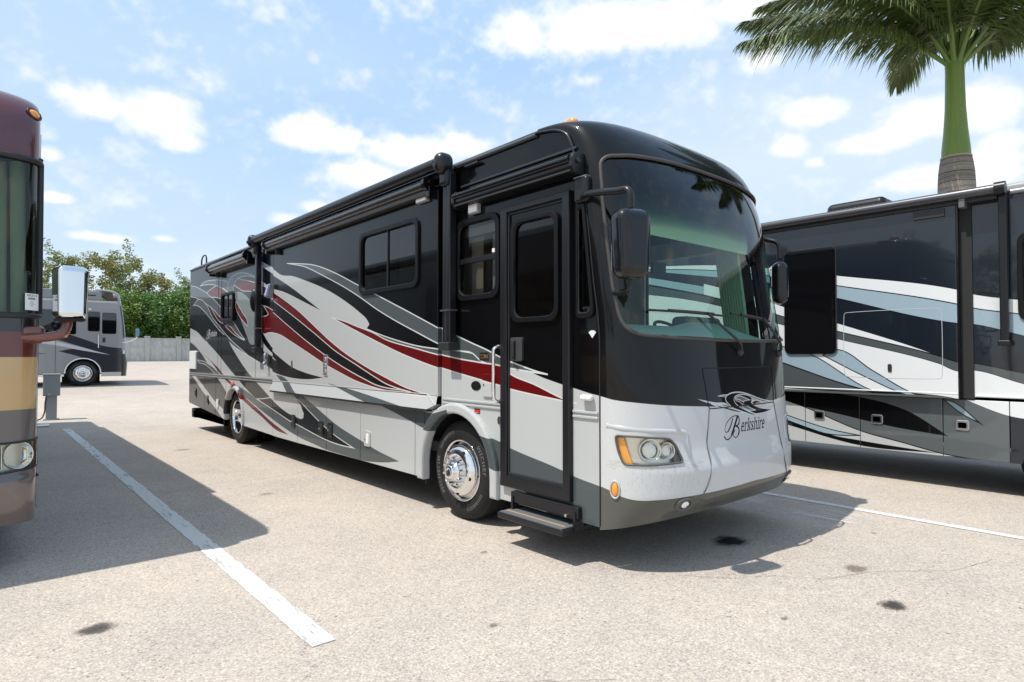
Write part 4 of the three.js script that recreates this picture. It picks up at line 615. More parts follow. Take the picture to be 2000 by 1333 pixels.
  // rear face, driver side, floor, chassis
  put('rear_cap', new RoundedBoxGeometry(2.5, 2.95, 0.12, 3, 0.05).translate(1.25, 2.02, rear - 0.03), M.glossBlack, rv);
  { const o = [[-11.9, 0.55], [-9, 0.36], [-2.5, 0.33], [-0.02, 0.33], ...capEdge.slice(1), [rear, 3.4925]], hole = rr(-1.42, 1.86, -0.24, 2.74, 0.08);
    const w = put('side_wall', plate(o, [hole], 2.47, 0.03), M.glossBlack, rv, 'far side wall in plain black');
    put('lining', plate([[-2.4, 0.8], [-0.12, 0.8], [-0.12, 1.7], [-0.25, 2.9], [-2.4, 2.9]], [rr(-1.40, 1.88, -0.26, 2.72, 0.07)], 2.43, 0.03), std([0.34, 0.31, 0.27], 0.8), w);
    const dw = put('driver_window', plate(rr(-1.44, 1.84, -0.22, 2.76, 0.09), [rr(-1.40, 1.88, -0.26, 2.72, 0.07)], 2.50, 0.02), M.satinBlack, w); put('pane', face(rr(-1.40, 1.88, -0.26, 2.72, 0.07), 2.505), pane(0.8, 0.84, 0.83), dw); }
  put('floor', box(0.06, 2.46, 0.62, 0.72, rear + 0.05, -0.02), M.dark, rv);
  put('undertray', (() => { const pts = Array.from({ length: 41 }, (_, i) => { const p = cap.off(lerp(0.02, L - 0.02, i / 40), 0.5, -0.02); return new THREE.Vector2(p.x, -p.z); }); pts.push(new THREE.Vector2(2.46, 0.1), new THREE.Vector2(0.04, 0.1)); return new THREE.ExtrudeGeometry(new THREE.Shape(pts), { depth: 0.02, bevelEnabled: false }).rotateX(-Math.PI / 2).translate(0, 0.56, 0); })(), M.dark, rv);
  put('chassis_rail', box(0.75, 0.85, 0.36, 0.62, rear + 0.3, -0.3), M.dark, rv); put('chassis_rail', box(1.65, 1.75, 0.36, 0.62, rear + 0.3, -0.3), M.dark, rv);
  put('axle', bar(V(0.2, 0.47, FZ), V(2.3, 0.47, FZ), 0.07), M.dark, rv); put('axle', bar(V(0.2, 0.48, RZ), V(2.3, 0.48, RZ), 0.09), M.dark, rv);
  put('tank', box(0.25, 2.2, 0.36, 0.62, -6.5, -3.2, 0.04), M.dark, rv); put('engine', box(0.5, 2.0, 0.40, 0.62, -11.5, -9.6, 0.05), M.dark, rv);
  for (const z of [FZ, RZ]) put('wheel_well', merge([new THREE.CylinderGeometry(0.62, 0.62, 0.54, 24, 1, true, 0, Math.PI).rotateZ(Math.PI / 2).translate(0.33, 0.49, z), box(0.6, 0.62, 0.34, 1.12, z - 0.62, z + 0.62)]), M.dark, rv);
  wheel(rv, 0.075, 0.484, FZ, 'front'); wheel(rv, 0.075, 0.484, RZ, 'rear');
  wheel(rv, 0.42, 0.484, RZ, 'rear');
  for (const z of [FZ, RZ]) { const w = wheel(rv, 2.425, 0.484, z, 'rear'); w.rotation.y = Math.PI; }
  put('mud_flap', box(0.02, 0.62, 0.14, 0.60, RZ - 0.72, RZ - 0.70), M.rubber, rv); put('mud_flap', box(0.05, 0.5, 0.24, 0.6, FZ - 0.64, FZ - 0.62), M.rubber, rv);
  put('tow_bumper', box(0.05, 2.45, 0.24, 0.44, rear - 0.02, rear + 0.25, 0.02), M.dark, rv);
  put('underbody_skirt', box(0.03, 0.06, 0.27, 0.40, -9.3, rear + 0.2), M.rubber, rv);
  const lad = put('ladder', tube([V(0.25, 0.9, rear - 0.12), V(0.25, 2.4, rear - 0.14), V(0.25, 3.5, rear - 0.14), V(0.25, 3.76, rear - 0.12), V(0.25, 3.83, rear), V(0.25, 3.8, rear + 0.22), V(0.25, 3.5, rear + 0.26)], 0.017, 120), M.satinBlack, rv);
  put('ladder_rail', tube([V(0.7, 0.9, rear - 0.12), V(0.7, 2.4, rear - 0.14), V(0.7, 3.5, rear - 0.14), V(0.7, 3.76, rear - 0.12), V(0.7, 3.83, rear), V(0.7, 3.8, rear + 0.22), V(0.7, 3.5, rear + 0.26)], 0.017, 120), M.satinBlack, lad);
  for (let k = 0; k < 8; k++) put('rung', bar(V(0.25, 1.1 + k * 0.32, rear - 0.13), V(0.7, 1.1 + k * 0.32, rear - 0.13), 0.014), M.satinBlack, lad);

  // patio awning: roll, two arms with knuckle heads
  const awn = put('awning', bar(V(-0.15, 3.50, -7.30), V(-0.15, 3.50, -1.95), 0.062, 24), M.satinBlack, rv, 'long rolled patio awning along the roof edge');
  put('awning_rail', box(-0.08, -0.004, 3.40, 3.47, -7.25, -2.0, 0.01), M.satinBlack, awn);
  for (const z of [-7.33, -1.87]) {
    const f = z > -3, arm = put('arm', merge([box(-0.095, -0.03, 1.70, 3.40, z - 0.075, z - 0.01, 0.012), box(-0.115, -0.03, 1.70, 3.40, z + 0.012, z + 0.075, 0.014)]), M.satinBlack, awn);
    put('knuckle', merge([new RoundedBoxGeometry(0.19, 0.21, 0.16, 5, 0.075).translate(-0.14, 3.485, z), new RoundedBoxGeometry(0.13, 0.2, 0.14, 4, 0.04).translate(-0.09, 3.37, z)]), M.satinBlack, awn);
    put('arm_foot', box(-0.14, -0.01, 1.66, 1.74, z - 0.085, z + 0.085, 0.012), M.trim, arm);
    put('arm_collar', box(-0.12, -0.025, 2.045, 2.06, z - 0.08, z + 0.08), M.steel, arm);
    put('arm_trim', box(-0.097, -0.093, 1.75, 2.05, z - 0.028, z - 0.02), M.steel, arm);
    put('pivot', new THREE.CylinderGeometry(0.026, 0.026, 0.03, 16).rotateZ(Math.PI / 2).translate(-0.235, 3.46, z), M.trim, arm);
    if (!f) put('brace_knob', new THREE.SphereGeometry(0.09, 16, 12).scale(0.8, 2.2, 1).translate(-0.09, 2.52, z - 0.09), M.satinBlack, arm);
  }
  // toppers over the two slide-outs
  for (const [z0, z1, y, r] of [[-6.80, -2.17, 3.355, 0.052], [-9.95, -7.72, 3.30, 0.062]]) {
    const t = put('slide_topper', bar(V(-0.12, y, z0), V(-0.12, y, z1), r, 22), z0 < -9 ? phys([0.05, 0.047, 0.044], 0.3, 0.3, { clearcoat: 0.5 }) : phys([0.022, 0.021, 0.021], 0.28, 0.2, { clearcoat: 0.6, clearcoatRoughness: 0.2 }), rv, z0 < -9 ? 'short rolled topper over the rear slide-out' : 'long rolled topper over the main slide-out');
    put('topper_gutter', box(-0.12, 0, y - 0.105, y - 0.045, z0 + 0.03, z1 - 0.03, 0.012), std([0.06, 0.055, 0.05], 0.4, 0.3), t);
    for (const z of [z0, z1]) put('end_cap', merge([new THREE.CylinderGeometry(r + 0.022, r + 0.022, 0.05, 24).rotateX(Math.PI / 2).translate(-0.12, y, z), box(-0.13, 0, y - 0.14, y - 0.02, z - 0.03, z + 0.03, 0.012)]), M.glossBlack, t);
    for (const z of [z0, z1]) put('cap_screw', new THREE.CylinderGeometry(0.012, 0.012, 0.06, 10).rotateX(Math.PI / 2).translate(-0.12, y + 0.02, z), M.steel, t);
    put('hook', box(-0.1, -0.02, y - 0.19, y - 0.105, z0 + 0.35, z0 + 0.37), M.trim, t);
  }
  // box awning over the door
  { const s = new THREE.Shape([[0, 0], [0.09, 0.012], [0.115, 0.05], [0.115, 0.1], [0.09, 0.135], [0.03, 0.145], [0, 0.14]].map(([a, b]) => new THREE.Vector2(-a, b)));
    const g = new THREE.ExtrudeGeometry(s, { depth: 1.54, bevelEnabled: false }).translate(0, 3.03, -1.73);
    const d = put('door_awning', g, M.satinBlack, rv, 'boxed roll awning above the entry door');
    for (const z of [-1.75, -0.19]) put('end_cap', new THREE.ExtrudeGeometry(new THREE.Shape([[0, -0.012], [0.1, 0.0], [0.128, 0.045], [0.128, 0.105], [0.1, 0.148], [0.03, 0.16], [0, 0.155]].map(([a, b]) => new THREE.Vector2(-a, b))), { depth: 0.035, bevelEnabled: true, bevelSize: 0.004, bevelThickness: 0.004, bevelSegments: 1 }).translate(0, 3.03, z), M.satinBlack, d);
    put('roller', bar(V(-0.118, 3.135, -1.72), V(-0.118, 3.135, -0.19), 0.03, 16), M.glossBlack, d);
    put('front_lip', box(-0.116, -0.108, 3.04, 3.055, -1.72, -0.19), M.trim, d);
    put('drip_rail', box(-0.02, 0, 3.24, 3.262, -1.75, -0.22, 0.005), M.trim, d);
    put('crank_hub', new THREE.CylinderGeometry(0.02, 0.02, 0.02, 18).rotateX(Math.PI / 2).translate(-0.07, 3.12, -0.145), M.trim, d); }
  for (const [z, y, w, h] of [[-1.517, 2.998, 0.15, 0.10], [-2.36, 3.243, 0.21, 0.07]]) { const p = put('porch_light', new RoundedBoxGeometry(0.05, h, w, 2, 0.012).translate(z < -2 ? -0.06 : -0.025, y, z), std([0.32, 0.32, 0.32], 0.4), rv); put('lens', box(z < -2 ? -0.088 : -0.053, z < -2 ? -0.084 : -0.049, y - h * 0.36, y + h * 0.36, z - w * 0.42, z + w * 0.42), phys([0.75, 0.75, 0.72], 0.2, 0, { clearcoat: 1 }), p); }
  put('corner_bracket', box(-0.05, 0, 3.415, 3.435, -1.65, -1.45, 0.005), M.trim, rv);

  // mirrors
  for (const m of [0, 1]) {
    const hx = m ? 2.64 : -0.19, hz = m ? 0.14 : 0.45, hy = m ? 2.35 : 2.375, turn = m ? 0.55 : -0.3;
    const pts = m ? [V(2.5, 2.86, -0.2), V(2.56, 2.85, -0.12), V(2.62, 2.81, 0.02), V(2.64, 2.76, 0.12), V(2.64, 2.6, 0.14)] : [V(-0.03, 2.84, -0.14), V(-0.09, 2.835, -0.05), V(-0.15, 2.80, 0.15), V(-0.185, 2.765, 0.34), V(-0.19, 2.755, 0.42), V(-0.19, 2.72, 0.445), V(-0.19, 2.62, 0.448)];
    const arm = put('mirror', tube(pts, 0.026, 90, false, 14), M.satinBlack, rv, m ? 'mirror on the far side of the nose' : 'black door-side mirror hanging from a curved arm'), bx = m ? 2.515 : -0.015;
    put('mount', new RoundedBoxGeometry(0.07, 0.2, 0.14, 3, 0.025).translate(bx, 2.90, m ? -0.2 : -0.15), M.satinBlack, arm); put('mount_plate', box(bx - 0.03, bx + 0.03, 2.995, 3.005, -0.22, -0.09), std([0.16, 0.16, 0.16], 0.4), arm);
    const g = new RoundedBoxGeometry(m ? 0.23 : 0.27, m ? 0.43 : 0.48, m ? 0.17 : 0.2, 6, 0.08), p = g.attributes.position;
    for (let i = 0; i < p.count; i++) { const t = p.getY(i) / 0.48 + 0.5, k = 0.84 + 0.16 * smooth(0, 0.55, t); p.setX(i, p.getX(i) * k); p.setZ(i, p.getZ(i) * (p.getZ(i) > 0 ? 0.9 : 1)); }
    g.computeVertexNormals(); put('housing', g.rotateY(turn).translate(hx, hy, hz), M.glossBlack, arm);
    put('mirror_glass', box(-0.09, 0.09, -0.17, 0.17, m ? -0.087 : -0.102, m ? -0.085 : -0.1).rotateY(turn).translate(hx, hy, hz), std([0.85, 0.85, 0.85], 0.02, 1), arm);
    if (!m) put('stay', tube([V(-0.16, 2.14, 0.42), V(-0.15, 2.08, 0.40), V(-0.08, 2.06, 0.3), V(0.03, 2.08, 0.12)], 0.018, 40), M.satinBlack, arm);
  }
  // wipers
  for (const [a, b0, b1] of [[[1.466, 1.64], [0.417, 1.948], [1.25, 1.93]], [[2.268, 1.63], [0.998 + 0.35, 1.955], [2.05, 1.915]]]) {
    const knee = [(b0[0] + b1[0]) / 2 + 0.16, (b0[1] + b1[1]) / 2 - 0.005];
    const w = put('wiper', tube([cap.off(...a, 0.015), cap.off(a[0] - 0.06, a[1] + 0.06, 0.05), cap.off(lerp(a[0], knee[0], 0.6), lerp(a[1], knee[1], 0.6), 0.055), cap.off(...knee, 0.045)], 0.011, 60), M.trim, rv);
    put('blade', tube(Array.from({ length: 9 }, (_, i) => cap.off(lerp(b0[0], b1[0], i / 8), lerp(b0[1], b1[1], i / 8), 0.02)), 0.009, 70, false, 6), M.rubber, w);
    put('blade_frame', tube(Array.from({ length: 7 }, (_, i) => cap.off(lerp(b0[0], b1[0], 0.2 + i * 0.1), lerp(b0[1], b1[1], 0.2 + i * 0.1) + 0.004, 0.036)), 0.009, 50, false, 6), M.trim, w);
    const p = cap.P(...a); put('pivot', new THREE.SphereGeometry(0.035, 16, 10).translate(p.x, p.y, p.z), M.trim, w);
  }
  // cab interior seen through the glass
  const cab = put('dashboard', (() => {
    const p = [], idx = [], n = 30; for (let i = 0; i <= n; i++) { const l = lerp(0.16, L - 0.16, i / n), e = cap.off(l, 1.70, -0.05), x = clamp(e.x, 0.09, 2.41), bump = 0.05 * smooth(1.25, 1.6, x) * smooth(2.4, 2.1, x), zb = Math.min(-0.30, e.z - 0.05); for (const [y, z] of [[1.45, e.z], [1.71, e.z], [1.76, lerp(e.z, zb, 0.18)], [1.82 + bump * 0.4, lerp(e.z, zb, 0.55)], [1.88 + bump, lerp(e.z, zb, 0.9)], [1.87 + bump, zb], [1.5, zb - 0.06]]) p.push(x, y, z); }
    for (let i = 0; i < n; i++) for (let j = 0; j < 6; j++) { const q = i * 7 + j; idx.push(q, q + 7, q + 1, q + 7, q + 8, q + 1); }
    const g = new THREE.BufferGeometry(); g.setAttribute('position', new THREE.Float32BufferAttribute(p, 3)); g.setIndex(idx); g.computeVertexNormals(); return g; })(), std([0.5, 0.51, 0.5], 0.7, 0, { side: THREE.DoubleSide }), rv);
  put('instrument_hood', new RoundedBoxGeometry(0.62, 0.12, 0.2, 4, 0.05).translate(1.85, 1.93, -0.33), std([0.10, 0.105, 0.10], 0.8), cab);
  put('monitor', new RoundedBoxGeometry(0.2, 0.11, 0.04, 2, 0.01).translate(1.2, 2.42, -0.32), M.trim, cab);
  put('firewall', box(0.08, 2.42, 0.7, 1.56, -0.06, -0.03), std([0.08, 0.08, 0.08], 0.8), cab);
  const stw = put('steering_wheel', new THREE.TorusGeometry(0.215, 0.017, 10, 40).rotateX(-0.95).translate(1.85, 1.84, -0.60), M.trim, rv); put('column', bar(V(1.85, 1.84, -0.60), V(1.85, 1.6, -0.3), 0.03), M.trim, stw); put('spoke', merge([bar(V(1.65, 1.84, -0.60), V(2.05, 1.84, -0.60), 0.014), new THREE.SphereGeometry(0.06, 14, 10).translate(1.85, 1.835, -0.595)]), M.trim, stw);
  for (const x of [0.65, 1.85]) { const s = put('seat', new RoundedBoxGeometry(0.56, 0.18, 0.55, 4, 0.06).translate(x, 1.28, -1.15), std([0.13, 0.10, 0.075], 0.7), rv); put('backrest', new RoundedBoxGeometry(0.56, 0.85, 0.17, 4, 0.07).rotateX(0.16).translate(x, 1.75, -1.48), s.material, s); put('headrest', new RoundedBoxGeometry(0.32, 0.24, 0.13, 4, 0.05).translate(x, 2.22, -1.58), s.material, s); put('pedestal', box(x - 0.18, x + 0.18, 0.72, 1.2, -1.35, -0.95), M.dark, s); for (const a of [-1, 1]) put('armrest', new RoundedBoxGeometry(0.08, 0.08, 0.42, 3, 0.03).translate(x + a * 0.31, 1.52, -1.2), s.material, s); }
  put('bulkhead', box(0.06, 2.42, 0.7, 3.45, -2.5, -2.46), std([0.05, 0.035, 0.025], 0.7), rv);
  put('ceiling', box(0.06, 2.44, 3.3, 3.33, -2.46, -0.36), std([0.2, 0.2, 0.18], 0.8), rv);
  put('sun_visor', box(0.25, 2.25, 2.62, 2.95, -0.02, -0.005), std([0.75, 0.76, 0.64], 0.85), rv);
  put('cab_curtain', merge(Array.from({ length: 9 }, (_, i) => bar(V(2.36, 1.75, -0.06 - i * 0.028), V(2.34, 2.95, -0.2 - i * 0.028), 0.022, 8))), std([0.36, 0.38, 0.30], 0.9), rv);
  put('partition', box(0.06, 0.9, 0.72, 3.3, -2.44, -2.40), M.wood, rv);
}
// ---------- the motorhome on the right: black, white and pale blue ----------
const rvR = thing('motorhome', 'black, white and pale blue motorhome on the right with its long side towards the viewer', 'motorhome');
rvR.position.set(5.3, 0, 0);
{
  const z0 = -8.2, z1 = 3.4, paint = (a, b) => phys([1, 1, 1], 0.3, 0, { map: paintTexture(PAINT_R, '#151c25', a, b, 0.2, 3.6), specularIntensity: 0.5, clearcoat: 1, clearcoatRoughness: 0.03 });
  const pA = paint(-4.2, 1.1), pB = paint(-1.5, 2.6), uA = (g) => sideUV(g, -4.2, 1.1, 0.2, 3.6), uB = (g) => sideUV(g, -1.5, 2.6, 0.2, 3.6);
  const wall = put('side_wall', uB(plate([[1.19, 1.12], [z1, 1.12], [z1, 3.48], [1.19, 3.48]], [rr(1.655, 2.04, 2.35, 2.95, 0.09)], 0, 0.05)), pB, rvR, 'dark forward wall with white and blue band');
  sideWindow(wall, rr(1.605, 1.98, 2.40, 3.01, 0.13), rr(1.655, 2.04, 2.35, 2.95, 0.09), 0, M.tint, 'window', [[1.66, 2.52, 2.35, 2.55]]);
  const sl = put('slide_out', uA(plate([[-4.2, 1.095], [1.055, 1.095], [1.055, 3.40], [-4.2, 3.40]], [], -0.10, 0.16, 0.008)), pA, rvR, 'slide-out with white, blue and grey sweeping bands');
  put('slide_seal', box(-0.02, 0.02, 1.10, 3.42, 1.06, 1.19), M.rubber, sl); put('slide_edge', box(-0.095, 0.0, 1.10, 3.40, 1.052, 1.072), M.glossBlack, sl);
  put('window', plate(rr(-1.0, 1.625, -0.29, 3.10, 0.08), [], -0.125, 0.03, 0.006), M.blackGlass, sl, 'tall black glass window with rounded corners');
  put('window_bar', box(-0.128, -0.124, 1.905, 1.913, -0.99, -0.30), M.steel, sl);
  for (const [a, b, c, d, r] of [[-0.175, 1.36, 0.87, 2.15, 0.004], [-0.2, 1.33, 0.895, 2.175, 0.008]]) put('hatch_frame', tube(rr(a, b, c, d, 0.02, 2).map(([z, y]) => V(-0.102, y, z)), r, 200, true, 6), r > 0.005 ? std([0.4, 0.42, 0.44], 0.35) : M.trim, sl);
  put('hatch_handle', plate(rr(0.315, 1.40, 0.36, 1.50, 0.015), [], -0.115, 0.014, 0.004), M.trim, sl);
  put('belt_moulding', box(-0.112, -0.09, 1.15, 1.165, -4.1, 1.05, 0.004), M.white, sl);
  put('hinge_line', merge(Array.from({ length: 46 }, (_, i) => box(-0.106, -0.098, 3.355, 3.368, -3.6 + i * 0.094, -3.6 + i * 0.094 + 0.055))), M.steel, sl);
  put('topper_bracket', box(-0.13, -0.09, 3.28, 3.38, 0.62, 0.95, 0.006), M.trim, sl);
  put('belt_moulding', box(-0.014, 0.01, 1.13, 1.145, 1.2, z1), M.white, rvR);
  const doors = [[-4.2, -2.4], [-2.4, -0.77], [-0.77, -0.055], [-0.055, 0.872], [0.872, 1.512]];
  for (const [a, b] of doors) {
    const d = put('baggage_door', (b > 0 ? uB : uA)(plate([[a + 0.004, 0.39], [b - 0.004, 0.39], [b - 0.004, 1.085], [a + 0.004, 1.085]], [], 0, 0.04, 0.006)), b > 0 ? pB : pA, rvR);
    const lz = a === 0.872 ? 1.068 : a === -0.055 ? 0.149 : a === -0.77 ? -0.575 : a + 0.2;
    const l = put('latch', plate(rr(lz - 0.07, 0.72, lz + 0.07, 0.84, 0.025), [], -0.014, 0.02, 0.006), M.steel, d); put('paddle', plate(rr(lz - 0.045, 0.745, lz + 0.045, 0.815, 0.015), [], -0.018, 0.006, 0.002), M.grille, l);
  }
  put('skirt_panel', uB(plate([[1.516, 0.39], [1.62, 0.39], ...Array.from({ length: 13 }, (_, i) => { const a = Math.PI * (1 - i / 12); return [2.2 + 0.56 * Math.cos(a), 0.49 + 0.56 * Math.sin(a)]; }), [2.78, 0.39], [z1, 0.39], [z1, 1.085], [1.516, 1.085]], [], 0, 0.04, 0.004)), pB, rvR);
  wheel(rvR, 0.075, 0.484, 2.2, 'front'); wheel(rvR, 0.075, 0.484, -5.2, 'rear'); for (const z of [2.2, -5.2]) wheel(rvR, 2.42, 0.484, z, 'rear').rotation.y = Math.PI;
  put('wheel_well', merge([box(0.6, 0.62, 0.1, 1.1, 1.6, 2.8), lathe([[0.62, -0.06], [0.62, -0.6]], 24).translate(0, 0.49, 2.2)]), M.dark, rvR);
  put('side_wall', plate([[z0, 0.45], [-4.21, 0.45], [-4.21, 3.48], [z0, 3.48]], [], 0, 0.05), M.glossBlack, rvR); put('side_wall', box(2.45, 2.5, 0.4, 3.48, z0, z1), M.glossBlack, rvR, 'far side wall');
  put('upper_wall', box(0.01, 0.05, 3.40, 3.49, -4.21, 1.19), M.glossBlack, rvR);
  const roof = put('roof', new RoundedBoxGeometry(2.5, 0.12, z1 - z0, 3, 0.05).translate(1.25, 3.52, (z0 + z1) / 2), std([0.3, 0.3, 0.3], 0.5), rvR);
  put('front_cap', new RoundedBoxGeometry(2.5, 3.15, 0.5, 5, 0.2).translate(1.25, 1.96, z1 + 0.2), M.glossBlack, rvR); put('rear_cap', new RoundedBoxGeometry(2.5, 3.0, 0.12, 3, 0.05).translate(1.25, 2.0, z0 - 0.05), M.glossBlack, rvR);
  put('floor', box(0.06, 2.44, 0.55, 0.65, z0, z1), M.dark, rvR);
  const ac = put('air_conditioner', (() => { const g = new RoundedBoxGeometry(0.72, 0.3, 0.95, 4, 0.1), p = g.attributes.position; for (let i = 0; i < p.count; i++) if (p.getY(i) > 0) p.setZ(i, p.getZ(i) * 0.86); g.computeVertexNormals(); return g.translate(1.25, 3.76, -0.42); })(), M.satinBlack, roof, 'low black roof air conditioner');
  for (let k = 0; k < 12; k++) put('louvre', box(0.875, 0.895, 3.67, 3.80, -0.79 + k * 0.062, -0.79 + k * 0.062 + 0.03), M.grille, ac);
  const aw = put('awning', bar(V(-0.16, 3.50, -4.0), V(-0.16, 3.50, 1.47), 0.055, 24), std([0.10, 0.10, 0.11], 0.32, 0.5), rvR, 'rolled patio awning of the right motorhome');
  put('awning_rail', box(-0.12, 0, 3.40, 3.45, -4.0, 1.45), M.trim, aw); put('end_cap', new THREE.CylinderGeometry(0.075, 0.075, 0.1, 22).rotateX(Math.PI / 2).translate(-0.16, 3.5, 1.49), M.satinBlack, aw);
  put('arm', merge([box(-0.11, -0.03, 1.75, 3.5, 1.455, 1.535, 0.015), box(-0.14, -0.02, 1.72, 1.78, 1.44, 1.55, 0.01)]), M.satinBlack, aw);
  put('roller_bracket', box(-0.18, -0.05, 3.34, 3.45, 1.10, 1.16, 0.01), std([0.12, 0.12, 0.12], 0.4), aw);
  put('roof_rail', bar(V(-0.02, 3.47, 1.56), V(-0.02, 3.47, z1), 0.03), std([0.3, 0.31, 0.32], 0.4, 0.5), roof);
}
// ---------- the motorhome at the left edge: burgundy, gold and grey-brown ----------
const rvL = thing('motorhome', 'burgundy, gold and grey motorhome cut off by the left edge, headlight towards the viewer', 'motorhome');
rvL.position.set(-5.69, 0, -3.12); rvL.scale.set(1, 1.03, 1);
{
  const cap = makeCap(2.5, [[0.34, 0.34, 0, 0.30, 0, 5], [0.5, 0.5, 0, 0.36, 0, 5], [0.66, 0.66, 0, 0.37, 0, 5], [0.70, 0.70, 0, 0.335, 0, 5], [0.95, 0.95, 0, 0.32, 0, 5], [1.5, 1.5, 0, 0.31, 0, 5], [1.88, 1.88, 0, 0.30, 0, 5], [2.6, 2.6, -0.03, 0.29, 0, 5], [3.05, 3.05, -0.06, 0.30, 0, 5], [3.3, 3.3, -0.08, 0.28, 15, 5], [3.5, 3.42, -0.15, 0.22, 50, 5], [3.75, 3.46, -0.5, 0.14, 90, 6]], 5);
  const L = cap.L, ws = rounded([[0.16, 1.86], [L - 0.16, 1.86], [L - 0.16, 3.04], [0.16, 3.04]], 0.06, 3), hd = rounded([[L - 0.10, 0.945], [L - 0.62, 0.93], [L - 0.60, 0.72], [L - 0.13, 0.75]], 0.04, 3), hdL = hd.map(([l, q]) => [L - l, q]).reverse();
  const tex = canvasTex(256, 1024, (ctx, w, h) => { const Y = (q) => (cap.q1 - q) / (cap.q1 - cap.q0) * h; const band = (a, b, c) => { ctx.fillStyle = c; ctx.fillRect(0, Y(a), w, Y(b) - Y(a) + 1); }; band(4, 3.03, '#531c1e'); band(3.03, 1.74, '#0d0d0f'); band(1.74, 1.555, '#5c1b15'); band(1.555, 1.17, '#c2a06c'); band(1.17, 0.66, '#5e5856'); band(0.66, 0, '#6e625b'); });
  const paint = phys([1, 1, 1], 0.3, 0, { map: tex, clearcoat: 1, clearcoatRoughness: 0.05 });
  const f = put('front_cap', cap.sheet(160, 200, (l, q) => !inside(ws, l, q) && !(q < 1 && (inside(hd, l, q) || inside(hdL, l, q)))), paint, rvL);
  put('band_bead', cap.rim([[0.02, 1.74], [0.3, 1.735], [L / 2, 1.735], [L - 0.3, 1.735], [L - 0.02, 1.74]], 0.006, 0.001, false), M.dark, f);
  const w = put('windshield', cap.sheet(90, 60, (l, q) => inside(ws, l, q), -0.012, [0.1, L - 0.1, 1.8, 3.1]), pane(0.46, 0.56, 0.50), rvL); put('gasket', cap.rim(dense(ws, 0.09), 0.022, 0.002), M.trim, w);
  for (const [poly, m] of [[hd, 1], [hdL, 0]]) {
    const R = m ? [L - 0.66, L - 0.06, 0.7, 0.98] : [0.06, 0.66, 0.7, 0.98], ll = (l) => (m ? L - l : l);
    const h = put('headlight', cap.sheet(30, 14, (l, q) => inside(poly, l, q), -0.07, R), std([0.55, 0.55, 0.53], 0.3, 0.7), rvL);
    const c = cap.off(ll(0.43), 0.835, -0.085), q = new THREE.Quaternion().setFromUnitVectors(V(0, 1, 0), cap.Nrm(ll(0.43), 0.835));
    put('reflector', new THREE.LatheGeometry([[0, -0.02], [0.05, -0.012], [0.08, 0.01], [0.092, 0.045], [0.1, 0.046]].map(([a, b]) => new THREE.Vector2(a, b)), 30).applyQuaternion(q).translate(c.x, c.y, c.z), M.chrome, h);
    put('turn_lamp', cap.sheet(14, 14, (l, qq) => inside(poly, l, qq) && (m ? L - l : l) < 0.235, -0.02, R), phys([0.75, 0.24, 0.06], 0.3), h); put('reflector_rib', merge([0.27, 0.30, 0.55, 0.58].map((l) => tube([0.75, 0.8, 0.86, 0.91].map((qq) => cap.off(ll(l), qq, -0.045)), 0.006, 12, false, 6))), M.chrome, h);
    put('lens', cap.sheet(30, 14, (l, qq) => inside(poly, l, qq), 0.006, R), pane(0.93, 0.95, 0.9), h); put('lens_rim', cap.rim(dense(poly, 0.05), 0.009, 0.001), M.trim, h);
    const p = cap.P(ll(0.36), 3.36), n = cap.Nrm(ll(0.36), 3.36), mq = new THREE.Quaternion().setFromUnitVectors(V(0, 0, 1), n), ml = put('marker_light', new THREE.SphereGeometry(1, 18, 10).scale(0.042, 0.034, 0.02).applyQuaternion(mq).translate(p.x, p.y, p.z), M.amber, rvL); put('bezel', new THREE.TorusGeometry(1, 0.2, 8, 26).scale(0.052, 0.044, 0.03).applyQuaternion(mq).translate(p.x, p.y, p.z), std([0.03, 0.01, 0.01], 0.4), ml);
  }
  put('bumper_seam', cap.rim([[L - 0.02, 0.665], [L - 0.3, 0.66], [L / 2, 0.66], [0.3, 0.66], [0.02, 0.665]], 0.008, 0, false), M.dark, f); put('body_seam', cap.rim([[L - 0.012, 0.4], [L - 0.012, 1.0], [L - 0.012, 1.7], [L - 0.012, 2.6], [L - 0.012, 3.3]], 0.006, 0.001, false), M.dark, f); put('drip_cap', cap.rim([[L - 0.04, 3.06], [L - 0.3, 3.075], [L / 2, 3.08], [0.3, 3.075], [0.04, 3.06]], 0.012, 0.002, false), M.trim, f);
  const side = put('side_wall', box(2.46, 2.5, 0.4, 3.46, -12.0, -0.02), phys([0.14, 0.09, 0.07], 0.35, 0, { clearcoat: 1 }), rvL); put('side_wall', box(0, 0.04, 0.4, 3.46, -12.0, -0.02), side.material, rvL);
  put('slide_out', new RoundedBoxGeometry(0.06, 1.9, 4.2, 2, 0.02).translate(2.52, 2.3, -4.4), phys([0.05, 0.045, 0.04], 0.35, 0, { clearcoat: 1 }), rvL); put('window', new RoundedBoxGeometry(0.02, 0.7, 1.3, 2, 0.008).translate(2.555, 2.55, -4.4), M.blackGlass, rvL);
  const rf = put('roof', new RoundedBoxGeometry(2.5, 0.14, 11.6, 3, 0.06).translate(1.25, 3.5, -6.2), std([0.55, 0.55, 0.53], 0.6), rvL);
  put('rear_cap', new RoundedBoxGeometry(2.5, 3.0, 0.14, 3, 0.06).translate(1.25, 2.0, -12.0), side.material, rvL); put('floor', box(0.05, 2.45, 0.5, 0.6, -12, 0.1), M.dark, rvL);
  put('roof_awning', bar(V(2.56, 3.4, -10.6), V(2.56, 3.4, -2.0), 0.06), M.trim, rf);
  for (const z of [-1.9, -8.8]) { wheel(rvL, 0.075, 0.484, z, z > -3 ? 'front' : 'rear'); wheel(rvL, 2.425, 0.484, z, 'rear').rotation.y = Math.PI; }
